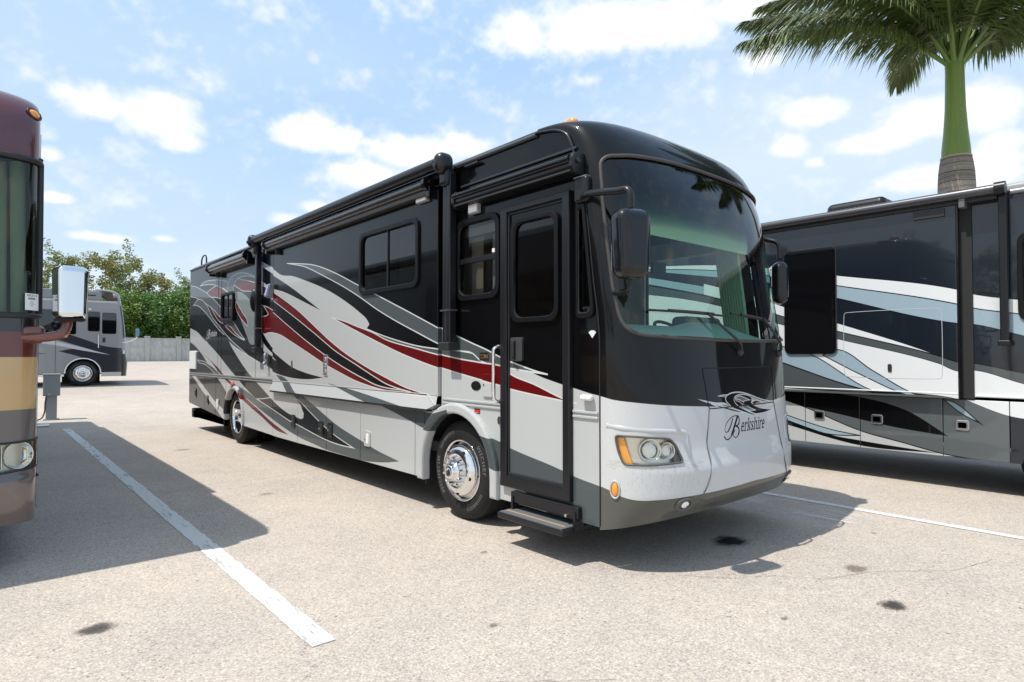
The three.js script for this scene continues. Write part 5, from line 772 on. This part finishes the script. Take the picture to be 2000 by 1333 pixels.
  put('bulkhead', box(0.05, 2.45, 0.6, 3.4, -2.4, -2.36), std([0.10, 0.075, 0.05], 0.8), rvL); put('dashboard', box(0.1, 2.4, 1.5, 1.86, -0.5, 0.2, 0.04), std([0.35, 0.36, 0.3], 0.8), rvL);
  put('windshield_pillar', merge([bar(V(2.38, 1.86, 0.02), V(2.36, 3.05, -0.06), 0.05), bar(V(2.28, 1.86, 0.0), V(2.27, 3.05, -0.1), 0.03)]), std([0.42, 0.43, 0.30], 0.85), rvL); put('curtain', merge([0, 1, 2].map((k) => bar(V(2.18 - k * 0.06, 1.9, -0.1), V(2.18 - k * 0.06, 2.95, -0.14), 0.03, 8))), std([0.16, 0.2, 0.18], 0.9), rvL);
  put('driver_seat', new RoundedBoxGeometry(0.5, 1.0, 0.2, 3, 0.08).translate(1.9, 2.0, -1.1), std([0.12, 0.12, 0.12], 0.8), rvL);
  // stock tag taped inside the glass
  const tag = canvasTex(128, 160, (ctx, ww, hh) => { ctx.fillStyle = '#eef0f0'; ctx.fillRect(0, 0, ww, hh); ctx.fillStyle = '#2a2a2c'; ctx.textAlign = 'center'; ctx.font = 'bold 28px sans-serif'; ctx.fillText('18721-1', 64, 30); for (let i = 0; i < 30; i++) ctx.fillRect(30 + i * 2.3, 40, 1.3, 18); ctx.fillStyle = '#77777c'; [16, 30, 40, 60, 24, 26].forEach((n, i) => { for (let k = 0; k < n; k += 4) ctx.fillRect(64 - n / 2 + k, 70 + i * 10, 2.6, 4); }); });
  const tp = cap.off(L - 0.37, 1.965, 0.004), tn = cap.Nrm(L - 0.37, 1.965); put('stock_tag', new THREE.PlaneGeometry(0.105, 0.125).applyQuaternion(new THREE.Quaternion().setFromUnitVectors(V(0, 0, 1), tn)).translate(tp.x, tp.y, tp.z), std([1, 1, 1], 0.7, 0, { map: tag }), rvL);
  // chrome mirror on a burgundy arm
  const arm = put('mirror', tube([V(2.40, 1.70, 0.22), V(2.52, 1.70, 0.30), V(2.58, 1.71, 0.32), V(2.63, 1.73, 0.33), V(2.66, 1.78, 0.32), V(2.67, 1.86, 0.31)], 0.034, 60, false, 14), phys([0.15, 0.032, 0.02], 0.3, 0, { clearcoat: 1, clearcoatRoughness: 0.05 }), rvL, 'chrome mirror on a curved burgundy arm');
  put('arm_base', new RoundedBoxGeometry(0.14, 0.13, 0.16, 3, 0.03).translate(2.46, 1.72, 0.17), arm.material, arm); put('marker', new RoundedBoxGeometry(0.05, 0.06, 0.03, 2, 0.012).rotateZ(-0.5).translate(2.655, 1.735, 0.29), M.amber, arm);
  const g = new RoundedBoxGeometry(0.215, 0.40, 0.17, 6, 0.045), p = g.attributes.position; for (let i = 0; i < p.count; i++) { const t = p.getY(i) / 0.4 + 0.5; p.setX(i, p.getX(i) * (0.93 + 0.07 * t)); } g.computeVertexNormals();
  put('housing', g.rotateY(0.28).translate(2.68, 2.04, 0.32), M.chrome, arm); put('housing_base', new RoundedBoxGeometry(0.19, 0.02, 0.16, 2, 0.008).translate(2.68, 1.835, 0.32), M.dark, arm);
  put('exhaust_tip', bar(V(2.5, 0.98, -0.5), V(2.62, 0.98, -0.5), 0.02), M.steel, rvL);
}
// ---------- the silver and navy motorhome far left ----------
const rvF = thing('motorhome', 'silver and navy blue motorhome seen side-on in the distance at left', 'motorhome');
rvF.position.set(0.78, groundHeight(-25), -25); rvF.rotation.y = Math.PI / 2;
{ // local: side plane x = 0 faces the viewer, nose towards +z
  const gy = -groundHeight(-25), Z = (x) => x - 0.78, list = [];
  const poly = (ink, pts) => list.push([ink, 0, pts.flatMap(([x, y]) => [Z(x), y + gy])]);
  INK.n = '#0d1020'; INK.v = '#87888a'; INK.p = '#b9bcba';
  poly('n', [[-9, 3.2], [-2.0, 2.72], [-1.2, 2.45], [-0.4, 2.15], [0.1, 1.95], [0.9, 1.85], [0.95, 0.95], [-0.1, 1.0], [-0.5, 1.45], [-1.3, 1.75], [-0.6, 1.85], [0.2, 1.62], [-0.7, 1.95], [-1.5, 2.2], [-9, 2.9]]);
  poly('p', [[-9, 2.7], [-2, 2.25], [-0.7, 1.92], [0.35, 1.6], [-0.6, 1.78], [-1.6, 2.0], [-9, 2.4]]);
  poly('g', [[-9, 1.9], [-2.5, 1.75], [-1.6, 1.65], [-2.4, 1.6], [-9, 1.65]]);
  const paint = phys([1, 1, 1], 0.35, 0, { map: paintTexture(list, INK.v, -10.5, 0.4, 0.2, 3.6), clearcoat: 1, clearcoatRoughness: 0.05 }), uv = (g) => sideUV(g, -10.5, 0.4, 0.2, 3.6);
  const WZ = Z(-0.54);
  const arch = Array.from({ length: 15 }, (_, i) => { const a = Math.PI * (1 - i / 14); return [WZ + 0.545 * Math.cos(a), 0.49 + 0.545 * Math.sin(a)]; });
  put('side_wall', uv(plate([[-10.5, 0.38], ...arch.map(([z, y]) => [z, Math.max(0.38, y)]), [-0.08, 0.38], [-0.08, 2.2], [-0.2, 3.22], [-10.5, 3.32]], [], 0, 0.05)), paint, rvF);
  put('wheel_arch', plate([...arch, ...arch.map(([z, y]) => [WZ + (z - WZ) * 1.07, 0.49 + (y - 0.49) * 1.07]).reverse()], [], -0.02, 0.05, 0.008), M.white, rvF);
  put('sill', box(-0.012, 0.01, 0.38, 0.46, -10.5, WZ - 0.58), M.white, rvF); put('sill', box(-0.012, 0.01, 0.36, 0.52, WZ + 0.58, -0.10), std([0.5, 0.47, 0.42], 0.6), rvF);
  const cap = makeCap(2.5, [[0.36, 0.36, -0.1, 0.26, 0, 4], [0.9, 0.9, -0.1, 0.29, 0, 4], [1.3, 1.3, -0.1, 0.22, 0, 4], [1.8, 1.8, -0.1, 0.2, 0, 4], [3.2, 3.2, -0.22, 0.16, 0, 4], [3.5, 3.5, -0.3, 0.16, 20, 4], [3.8, 3.62, -0.55, 0.1, 75, 5], [4.1, 3.64, -0.9, 0.06, 90, 6]], 4), L = cap.L;
  const nose = canvasTex(64, 512, (ctx, w, h) => { const Y = (q) => (cap.q1 - q) / (cap.q1 - cap.q0) * h; ctx.fillStyle = '#8e8f8f'; ctx.fillRect(0, 0, w, h); ctx.fillStyle = '#0c0d14'; ctx.fillRect(0, Y(1.35), w, h); });
  put('front_cap', cap.sheet(60, 60, () => true), phys([1, 1, 1], 0.35, 0, { map: nose, clearcoat: 1 }), rvF); put('windshield', cap.sheet(40, 30, () => true, 0.006, [0.12, L - 0.12, 1.85, 3.1]), M.blackGlass, rvF); put('brow', box(-0.012, 2.51, 3.18, 3.26, -10.4, -0.24, 0.02), M.silver, rvF);
  put('upper_wall', box(0, 2.5, 3.26, 3.62, -10.4, -0.75, 0.04), phys([0.2, 0.2, 0.205], 0.4, 0, { clearcoat: 1 }), rvF); put('roof_vent', box(-0.01, 0.02, 3.43, 3.47, -1.5, -0.95), M.dark, rvF);
  for (const [a, b, c, d] of [[Z(-0.41), 2.08, Z(-0.03), 2.83], [-9, 1.95, -1.55, 2.85]]) put('window', plate(rr(a, b, c, d, 0.06), [], -0.015, 0.02, 0.005), M.blackGlass, rvF);
  const door = put('entry_door', uv(plate([[Z(-0.02), 1.2], [Z(0.56), 1.2], [Z(0.56), 2.88], [Z(-0.02), 2.88]], [], -0.015, 0.02, 0.005)), paint, rvF); put('door_window', plate(rr(Z(0.04), 1.99, Z(0.51), 2.81, 0.06), [], -0.024, 0.012, 0.004), M.blackGlass, door); put('handle', box(-0.03, -0.014, 1.66, 1.84, Z(0.06), Z(0.16), 0.01), M.trim, door); put('grab_bar', bar(V(-0.05, 1.45, Z(-0.07)), V(-0.05, 1.95, Z(-0.07)), 0.015), M.chrome, rvF);
  put('bay_seam', box(-0.004, 0.0, 0.45, 1.9, WZ - 0.85, WZ - 0.84), M.dark, rvF); put('porch_light', box(-0.02, 0, 2.9, 2.94, Z(-0.4), Z(-0.3)), M.white, rvF); put('headlight', box(-0.005, 0.25, 1.22, 1.36, -0.06, 0.03, 0.03), phys([0.7, 0.72, 0.72], 0.15, 0.2, { clearcoat: 1 }), rvF);
  const ma = put('mirror', tube([V(0.0, 1.66, -0.06), V(-0.1, 1.72, 0.2), V(-0.18, 1.84, 0.36), V(-0.2, 1.9, 0.40)], 0.022, 40), M.chrome, rvF); put('mirror_head', new RoundedBoxGeometry(0.16, 0.30, 0.12, 4, 0.03).translate(-0.2, 2.06, 0.40), phys([0.12, 0.25, 0.42], 0.1, 0.3, { clearcoat: 1 }), ma);
  wheel(rvF, 0.05, 0.484, WZ, 'front'); wheel(rvF, 2.45, 0.484, WZ, 'rear').rotation.y = Math.PI; put('wheel_well', box(0.5, 0.52, 0.1, 1.1, WZ - 0.6, WZ + 0.6), M.dark, rvF); wheel(rvF, 0.05, 0.484, -7.6, 'rear');
  put('side_wall', box(2.45, 2.5, 0.4, 3.3, -10.5, -0.15), M.silver, rvF); put('rear_cap', box(0, 2.5, 0.4, 3.6, -10.55, -10.5), M.silver, rvF); put('floor', box(0.05, 2.45, 0.45, 0.6, -10.5, -0.1), M.dark, rvF);
}
// ---------- power pedestal ----------
{
  const o = thing('power_pedestal', 'grey metal electrical hook-up pedestal with a hanging cable beside the left motorhome', 'utility box'); const y = groundHeight(-15.6); o.position.set(-2.17, y, -15.6); o.rotation.y = -0.08; o.scale.setScalar(1.0);
  const grey = std([0.30, 0.325, 0.33], 0.55);
  put('post', box(-0.11, 0.11, 0, 0.6, -0.08, 0.08, 0.006), grey, o); const h = put('cabinet', box(-0.17, 0.17, 0.58, 1.09, -0.12, 0.12, 0.012), grey, o); put('lid', box(-0.18, 0.18, 1.08, 1.115, -0.13, 0.13, 0.01), grey, h); put('door', box(-0.155, 0.12, 0.62, 1.06, 0.118, 0.13, 0.004), grey, h); put('hasp', box(-0.06, -0.02, 0.61, 0.64, 0.128, 0.14), M.steel, h); put('base_plate', box(-0.16, 0.16, 0, 0.02, -0.13, 0.13), grey, o);
  put('cable', tube([V(-0.1, 0.6, 0.1), V(-0.12, 0.4, 0.13), V(-0.13, 0.2, 0.16), V(-0.2, 0.05, 0.24), V(-0.5, 0.02, 0.4), V(-1.0, 0.02, 0.5)], 0.016, 60), M.trim, o);
}
// ---------- boundary wall of precast posts and panels ----------
{
  const o = thing('boundary_wall', 'pale grey precast concrete wall along the back of the lot', 'wall'); const y = groundHeight(-50); o.position.set(0, y, -50);
  const mat = () => { const v = 0.62 + rnd() * 0.06; return std([v, v * 1.01, v * 0.99], 0.9, 0, { map: concreteMap }); };
  const concreteMap = canvasTex(256, 256, (ctx, w, h) => { const im = ctx.createImageData(w, h); for (let j = 0; j < h; j++) for (let i = 0; i < w; i++) { const k = 212 + 22 * (fbm(i / 24, j / 40, 4) - 0.5) * 2 + 14 * (hash2(i, j) - 0.5) - 34 * smooth(0.62, 0.85, fbm(i / 12 + 60, j / 120, 3)), q = (j * w + i) * 4; im.data[q] = k; im.data[q + 1] = k; im.data[q + 2] = k * 0.985; im.data[q + 3] = 255; } ctx.putImageData(im, 0, 0); });
  const mats = [mat(), mat(), mat()], pg = box(-0.15, 0.15, -0.2, 1.84, -0.16, 0.16, 0.02), cg = box(-0.18, 0.18, 1.84, 1.9, -0.19, 0.19, 0.015), wg = box(0.14, 1.99, -0.2, 1.72, -0.05, 0.05), tg = box(0.14, 1.99, 1.72, 1.77, -0.07, 0.07);
  for (let k = -14; k < 22; k++) { const x = 6.12 + (k - 0) * 2.13; const a = put('post', pg, mats[(k + 30) % 3], o); a.position.x = x; const c = put('post_cap', cg, mats[(k + 31) % 3], a); const b = put('panel', wg, mats[(k * 7 + 210) % 3], o); b.position.x = x; put('coping', tg, mats[(k + 30) % 3], b); }
}
// ---------- trees and shrubs behind the wall ----------
function crownGeometry(n, clumps, size, rx, ry, rz, hollow, r) {
  const pos = [], col = [], cl = [];
  for (let i = 0; i < clumps; i++) { let p; do p = V(rnd() * 2 - 1, rnd() * 2 - 1, rnd() * 2 - 1); while (p.length() > 1 || p.length() < hollow); cl.push([p, 0.16 + rnd() * 0.2, 0.75 + rnd() * 0.5, rnd()]); }
  for (let i = 0; i < n; i++) {
    const [c, cr, tone, hue] = cl[(rnd() * clumps) | 0], d = V(rnd() * 2 - 1, rnd() * 2 - 1, rnd() * 2 - 1).normalize().multiplyScalar(cr * Math.cbrt(rnd()) * r);
    const p = V((c.x + d.x) * rx, (c.y + d.y) * ry, (c.z + d.z) * rz), a = V(rnd() * 2 - 1, rnd() * 1.2 - 0.7, rnd() * 2 - 1).normalize(), b = V(rnd() * 2 - 1, rnd() * 2 - 1, rnd() * 2 - 1).cross(a).normalize(), s = size * (0.7 + rnd() * 0.7), w = s * 0.28, nn = a.clone().cross(b).normalize();
    const q = [p, p.clone().addScaledVector(a, s * 0.5).addScaledVector(b, w).addScaledVector(nn, s * 0.06), p.clone().addScaledVector(a, s), p.clone().addScaledVector(a, s * 0.5).addScaledVector(b, -w).addScaledVector(nn, s * 0.06)];
    const t = tone * (0.8 + rnd() * 0.4), yel = hue * 0.5 + rnd() * 0.3;
    for (const k of [0, 1, 2, 0, 2, 3]) { pos.push(q[k].x, q[k].y, q[k].z); col.push(t * (0.75 + yel * 0.6), t, t * (0.9 - yel * 0.4)); }
  }
  const g = new THREE.BufferGeometry(); g.setAttribute('position', new THREE.Float32BufferAttribute(pos, 3)); g.setAttribute('color', new THREE.Float32BufferAttribute(col, 3)); g.computeVertexNormals(); return g;
}
const leafMat = (r, g, b) => phys([r, g, b], 0.55, 0, { vertexColors: true, transmission: 0.42, thickness: 0, side: THREE.DoubleSide });
const bark = std([0.16, 0.13, 0.10], 0.95);
function woody(h, spread, limbs, r0) { // trunk with limbs
  const parts = [tube([V(0, 0, 0), V(0.08, h * 0.25, 0.03), V(-0.04, h * 0.5, 0.05), V(0.05, h * 0.72, -0.02)], r0, 24, false, 9)];
  for (let i = 0; i < limbs; i++) { const a = i / limbs * 6.2832 + rnd(), y = h * (0.28 + 0.4 * rnd()), e = spread * (0.6 + 0.4 * rnd()); parts.push(tube([V(0, y, 0), V(Math.cos(a) * e * 0.45, y + h * 0.14, Math.sin(a) * e * 0.45), V(Math.cos(a) * e, y + h * (0.2 + rnd() * 0.14), Math.sin(a) * e)], r0 * 0.4, 16, false, 6)); }
  return merge(parts);
}
const shrubMats = [leafMat(0.15, 0.26, 0.04), leafMat(0.12, 0.235, 0.045), leafMat(0.18, 0.28, 0.045)];
const shrubWood = [woody(1, 0.6, 7, 0.04), woody(1, 0.55, 6, 0.045)];
const shrubGeo = [[2.6, 2.9, 2.2], [2.2, 2.6, 2.0], [2.9, 2.5, 2.2]].map(([x, y, z]) => crownGeometry(30000, 230, 0.2, x, y, z, 0.4, 1.0));
function shrub(x, z, k, s, label) { const o = thing('shrub', label, 'shrub', 'dense shrubs behind the boundary wall'); o.position.set(x, groundHeight(z), z); o.scale.setScalar(s); o.rotation.y = x * 2.1; const t = put('stem', shrubWood[k % 2], bark, o); t.scale.set(3.4, 4.4, 3.4); const c = put('foliage', shrubGeo[k % 3], shrubMats[(k * 2) % 3], o); c.position.y = 2.9; }
const treeGeo = [crownGeometry(5200, 52, 0.2, 2.5, 3.3, 2.5, 0.25, 0.75), crownGeometry(4300, 40, 0.19, 2.2, 2.7, 2.2, 0.2, 0.72)], treeWood = [woody(7.5, 2.4, 9, 0.13), woody(6.5, 2.2, 8, 0.11)], treeMats = [leafMat(0.24, 0.27, 0.085), leafMat(0.28, 0.27, 0.085)];
function tree(x, z, k, s, label) { const o = thing('tree', label, 'tree', 'loose-crowned trees behind the shrubs'); o.position.set(x, groundHeight(z), z); o.scale.setScalar(s); o.rotation.y = x * 1.3 + k; put('trunk', treeWood[k % 2], bark, o); const c = put('crown', treeGeo[k % 2], treeMats[k % 2], o); c.position.y = k % 2 ? 6.0 : 7.0; return o; }
shrub(-4, -53.5, 0, 0.7, 'green shrub behind the wall, hidden mostly by the silver motorhome');
shrub(4.6, -53.2, 1, 0.98, 'leafy shrub just right of the silver motorhome');
shrub(7.3, -53.6, 2, 0.96, 'broad bright green shrub in the middle of the hedge');
shrub(9.8, -53.3, 0, 0.98, 'tall green shrub beside the rear of the black motorhome');
shrub(12.6, -53.6, 1, 1.1, 'green shrub mostly hidden behind the black motorhome');
shrub(1.6, -54, 2, 0.8, 'green shrub behind the nose of the silver motorhome');
tree(0.9, -57, 0, 0.88, 'loose tree above the roof of the silver motorhome, leftmost');
tree(3.7, -57.5, 1, 1.02, 'yellow-green tree above the silver motorhome nose');
tree(6.4, -58, 0, 0.94, 'tallest thin tree over the middle of the hedge');
tree(8.2, -57, 1, 0.86, 'olive tree leaning out above the hedge');
tree(10.4, -58.5, 0, 0.76, 'small dark tree by the rear ladder');
tree(12.8, -58, 1, 0.84, 'tree behind the ladder of the black motorhome');
// trees along the left side of the lot, which the glossy black sides mirror
const rowNames = ['nearest the back wall', 'second from the back wall', 'third from the back wall', 'in the middle of the row', 'third from the near end', 'second from the near end', 'at the near end'];
for (let i = 0; i < 7; i++) tree(-36 - (i % 3) * 2.5, -34 + i * 5.5, i, 0.9 + 0.1 * (i % 3), 'tree left of the lot, ' + rowNames[i]).userData.group = 'trees along the left side of the lot';

// ---------- palms ----------
const palmGreen = leafMat(0.12, 0.18, 0.04), palmStalk = std([0.13, 0.20, 0.045], 0.55);
function frond(len, droop, rise, n, leaf, hang) {
  const curve = new THREE.CatmullRomCurve3([V(0, 0, 0), V(len * 0.22, len * rise * 0.8, 0), V(len * 0.5, len * rise * 1.15, 0), V(len * 0.78, len * (rise * 1.0 - droop * 0.45), 0), V(len, len * (rise * 0.7 - droop), 0)]);
  const pos = [], col = [];
  for (let i = 0; i < n; i++) for (const s of [-1, 1]) {
    const t = 0.14 + 0.86 * (i + rnd() * 0.8) / n, p = curve.getPoint(t), d = curve.getTangent(t), up = V(0, 1, 0), side = d.clone().cross(up).normalize().multiplyScalar(s);
    const l = leaf * (0.55 + 0.9 * Math.sin(Math.PI * clamp(t * 0.9 + 0.08)) * 0.75) * (0.8 + rnd() * 0.4) * (t > 0.8 ? 1 - (t - 0.8) * 2.2 : 1), lift = (rnd() - 0.35) * 0.9;
    const dir = side.clone().multiplyScalar((0.95 + rnd() * 0.3) * (1 - 0.55 * t)).addScaledVector(d, 0.35 + 0.75 * t * t + rnd() * 0.3).addScaledVector(up, lift * 0.8).normalize();
    const w = 0.0145 * (0.8 + rnd() * 0.5), across = dir.clone().cross(up).normalize().multiplyScalar(w), pts = [];
    for (let k = 0; k <= 4; k++) { const u = k / 4; pts.push(p.clone().addScaledVector(dir, l * u * (1 - 0.35 * u * hang)).addScaledVector(up, -l * hang * u * u * (0.55 + rnd() * 0.12))); }
    const tone = 0.7 + rnd() * 0.65, yel = rnd();
    for (let k = 0; k < 4; k++) {
      const a = k === 0 ? 0.55 : 1 - k * 0.08, b = k === 3 ? 0 : 1 - (k + 1) * 0.08, A = pts[k].clone().addScaledVector(across, a), B = pts[k].clone().addScaledVector(across, -a), C = pts[k + 1].clone().addScaledVector(across, b), D = pts[k + 1].clone().addScaledVector(across, -b);
      for (const v of k === 3 ? [A, B, C] : [A, B, C, B, D, C]) { pos.push(v.x, v.y, v.z); col.push(tone * (0.8 + yel * 0.5), tone, tone * 0.9); }
    }
  }
  const g = new THREE.BufferGeometry(); g.setAttribute('position', new THREE.Float32BufferAttribute(pos, 3)); g.setAttribute('color', new THREE.Float32BufferAttribute(col, 3)); g.computeVertexNormals();
  const N = 26, st = [], idx = []; for (let i = 0; i <= N; i++) { const t = i / N, p = curve.getPoint(t), r = lerp(0.05, 0.006, t ** 0.7); for (let k = 0; k < 6; k++) { const a = k / 6 * 6.2832; st.push(p.x, p.y + r * Math.cos(a), p.z + r * Math.sin(a)); } }
  for (let i = 0; i < N; i++) for (let k = 0; k < 6; k++) { const a = i * 6 + k, b = i * 6 + (k + 1) % 6; idx.push(a, b, a + 6, b, b + 6, a + 6); }
  const s = new THREE.BufferGeometry(); s.setAttribute('position', new THREE.Float32BufferAttribute(st, 3)); s.setIndex(idx); s.computeVertexNormals();
  return [g, s];
}
const fronds = [frond(4.0, 0.06, 0.13, 330, 0.7, 0.9), frond(3.7, 0.12, 0.26, 280, 0.7, 0.85), frond(3.5, 0.1, 0.45, 260, 0.68, 0.8), frond(3.8, 0.08, 0.16, 330, 0.7, 0.95)];
function palm(x, z, trunkTop, shaft, girth, label, spread, list) {
  const o = thing('palm_tree', label, 'palm tree', 'royal palms'); o.position.set(x, groundHeight(z), z);
  const rings = canvasTex(256, 1024, (ctx, w, h) => { const im = ctx.createImageData(w, h); for (let j = 0; j < h; j++) for (let i = 0; i < w; i++) { const ring = vnoise(3.7, j / 5.5 + fbm(i / 40, j / 40, 2) * 1.6) - 0.5, k = 128 + 70 * ring + 30 * (fbm(i / 10, j / 3, 3) - 0.5) + 26 * (hash2(i, j) - 0.5) - 60 * smooth(0.72, 0.8, vnoise(9.1, j / 8)), q = (j * w + i) * 4; im.data[q] = k * 1.04; im.data[q + 1] = k * 0.97; im.data[q + 2] = k * 0.9; im.data[q + 3] = 255; } ctx.putImageData(im, 0, 0); });
  put('trunk', new THREE.LatheGeometry([[1.15, 0], [1.0, 0.5], [0.9, trunkTop * 0.4], [1.02, trunkTop * 0.75], [1.1, trunkTop * 0.9], [1.05, trunkTop * 0.95], [0.96, trunkTop * 0.985], [0.89, trunkTop]].map(([a, b]) => new THREE.Vector2(a * girth, b)), 36), std([1, 1, 1], 0.9, 0, { map: rings, bumpMap: rings, bumpScale: 0.01 }), o);
  const skin = canvasTex(256, 512, (ctx, w, h) => { ctx.fillStyle = '#5f7a1f'; ctx.fillRect(0, 0, w, h); for (let i = 0; i < 1500; i++) { ctx.fillStyle = `rgba(${60 + rnd() * 110},${90 + rnd() * 80},${15 + rnd() * 30},0.13)`; ctx.fillRect(rnd() * w, rnd() * h, 1 + rnd() * 2, 20 + rnd() * 120); } for (let i = 0; i < 140; i++) { ctx.fillStyle = `rgba(${30 + rnd() * 50},${25 + rnd() * 40},15,${0.2 + rnd() * 0.4})`; ctx.fillRect(60 + rnd() * 70, rnd() * 80, 1 + rnd() * 4, 1 + rnd() * 7); } });
  put('crownshaft', new THREE.LatheGeometry([[0.87, 0], [0.84, 0.1], [0.72, 0.3], [0.62, 0.55], [0.58, 0.8], [0.56, 1.0], [0.58, 1.12], [0.4, 1.3]].map(([a, b]) => new THREE.Vector2(a * girth, trunkTop + b * shaft)), 32), phys([1, 1, 1], 0.45, 0, { map: skin, clearcoat: 0.3, clearcoatRoughness: 0.4 }), o);
  put('leaf_scar', new THREE.TorusGeometry(girth * 0.89, 0.012, 8, 40).rotateX(Math.PI / 2).translate(0, trunkTop, 0), std([0.45, 0.38, 0.25], 0.9), o);
  for (const [k, az, el, s] of list) { const f = put('frond', fronds[k][0], palmGreen, o); f.position.set(Math.cos(az) * girth * 0.3, trunkTop + shaft * 1.05, -Math.sin(az) * girth * 0.3); f.rotation.set(0, az, el, 'YXZ'); f.scale.setScalar(s * spread); put('stalk', fronds[k][1], palmStalk, f); }
  return o;
}
const left = Math.atan2(0.657, -0.754), list = [[0, left, 0.08, 0.9], [3, left + 0.3, 0.22, 0.88], [0, left - 0.38, 0.38, 0.9], [3, left + Math.PI, 0.16, 1], [0, left + Math.PI + 0.5, 0.36, 1], [3, left + Math.PI - 0.5, 0.2, 1], [0, left + 0.85, 0.42, 0.95], [3, left - 0.95, 0.78, 0.9], [0, left + 1.5, 0.5, 0.95], [3, left - 1.65, 0.85, 0.85], [0, left + 2.2, 0.42, 0.95], [3, left - 2.3, 0.75, 0.9]];
for (let i = 0; i < 9; i++) list.push([1 + (i & 1), left + 0.2 + i * 0.7, 0.25 + 0.12 * (i % 3), 0.95]);
palm(9.0, 0.2, 4.98, 1.5, 0.245, 'large palm with green crownshaft rising behind the right motorhome', 1, list);
const small = []; for (let i = 0; i < 9; i++) small.push([1 + (i & 1), i * 0.7, 0.75 + 0.1 * (i % 3), 0.8]);
palm(18.2, -17, 5.6, 1.1, 0.2, 'distant palm whose tip shows above the nose of the black motorhome', 0.5, small);

scene.traverse((o) => { if (o.isMesh) o.castShadow = o.receiveShadow = true; });
renderer.render(scene, camera);
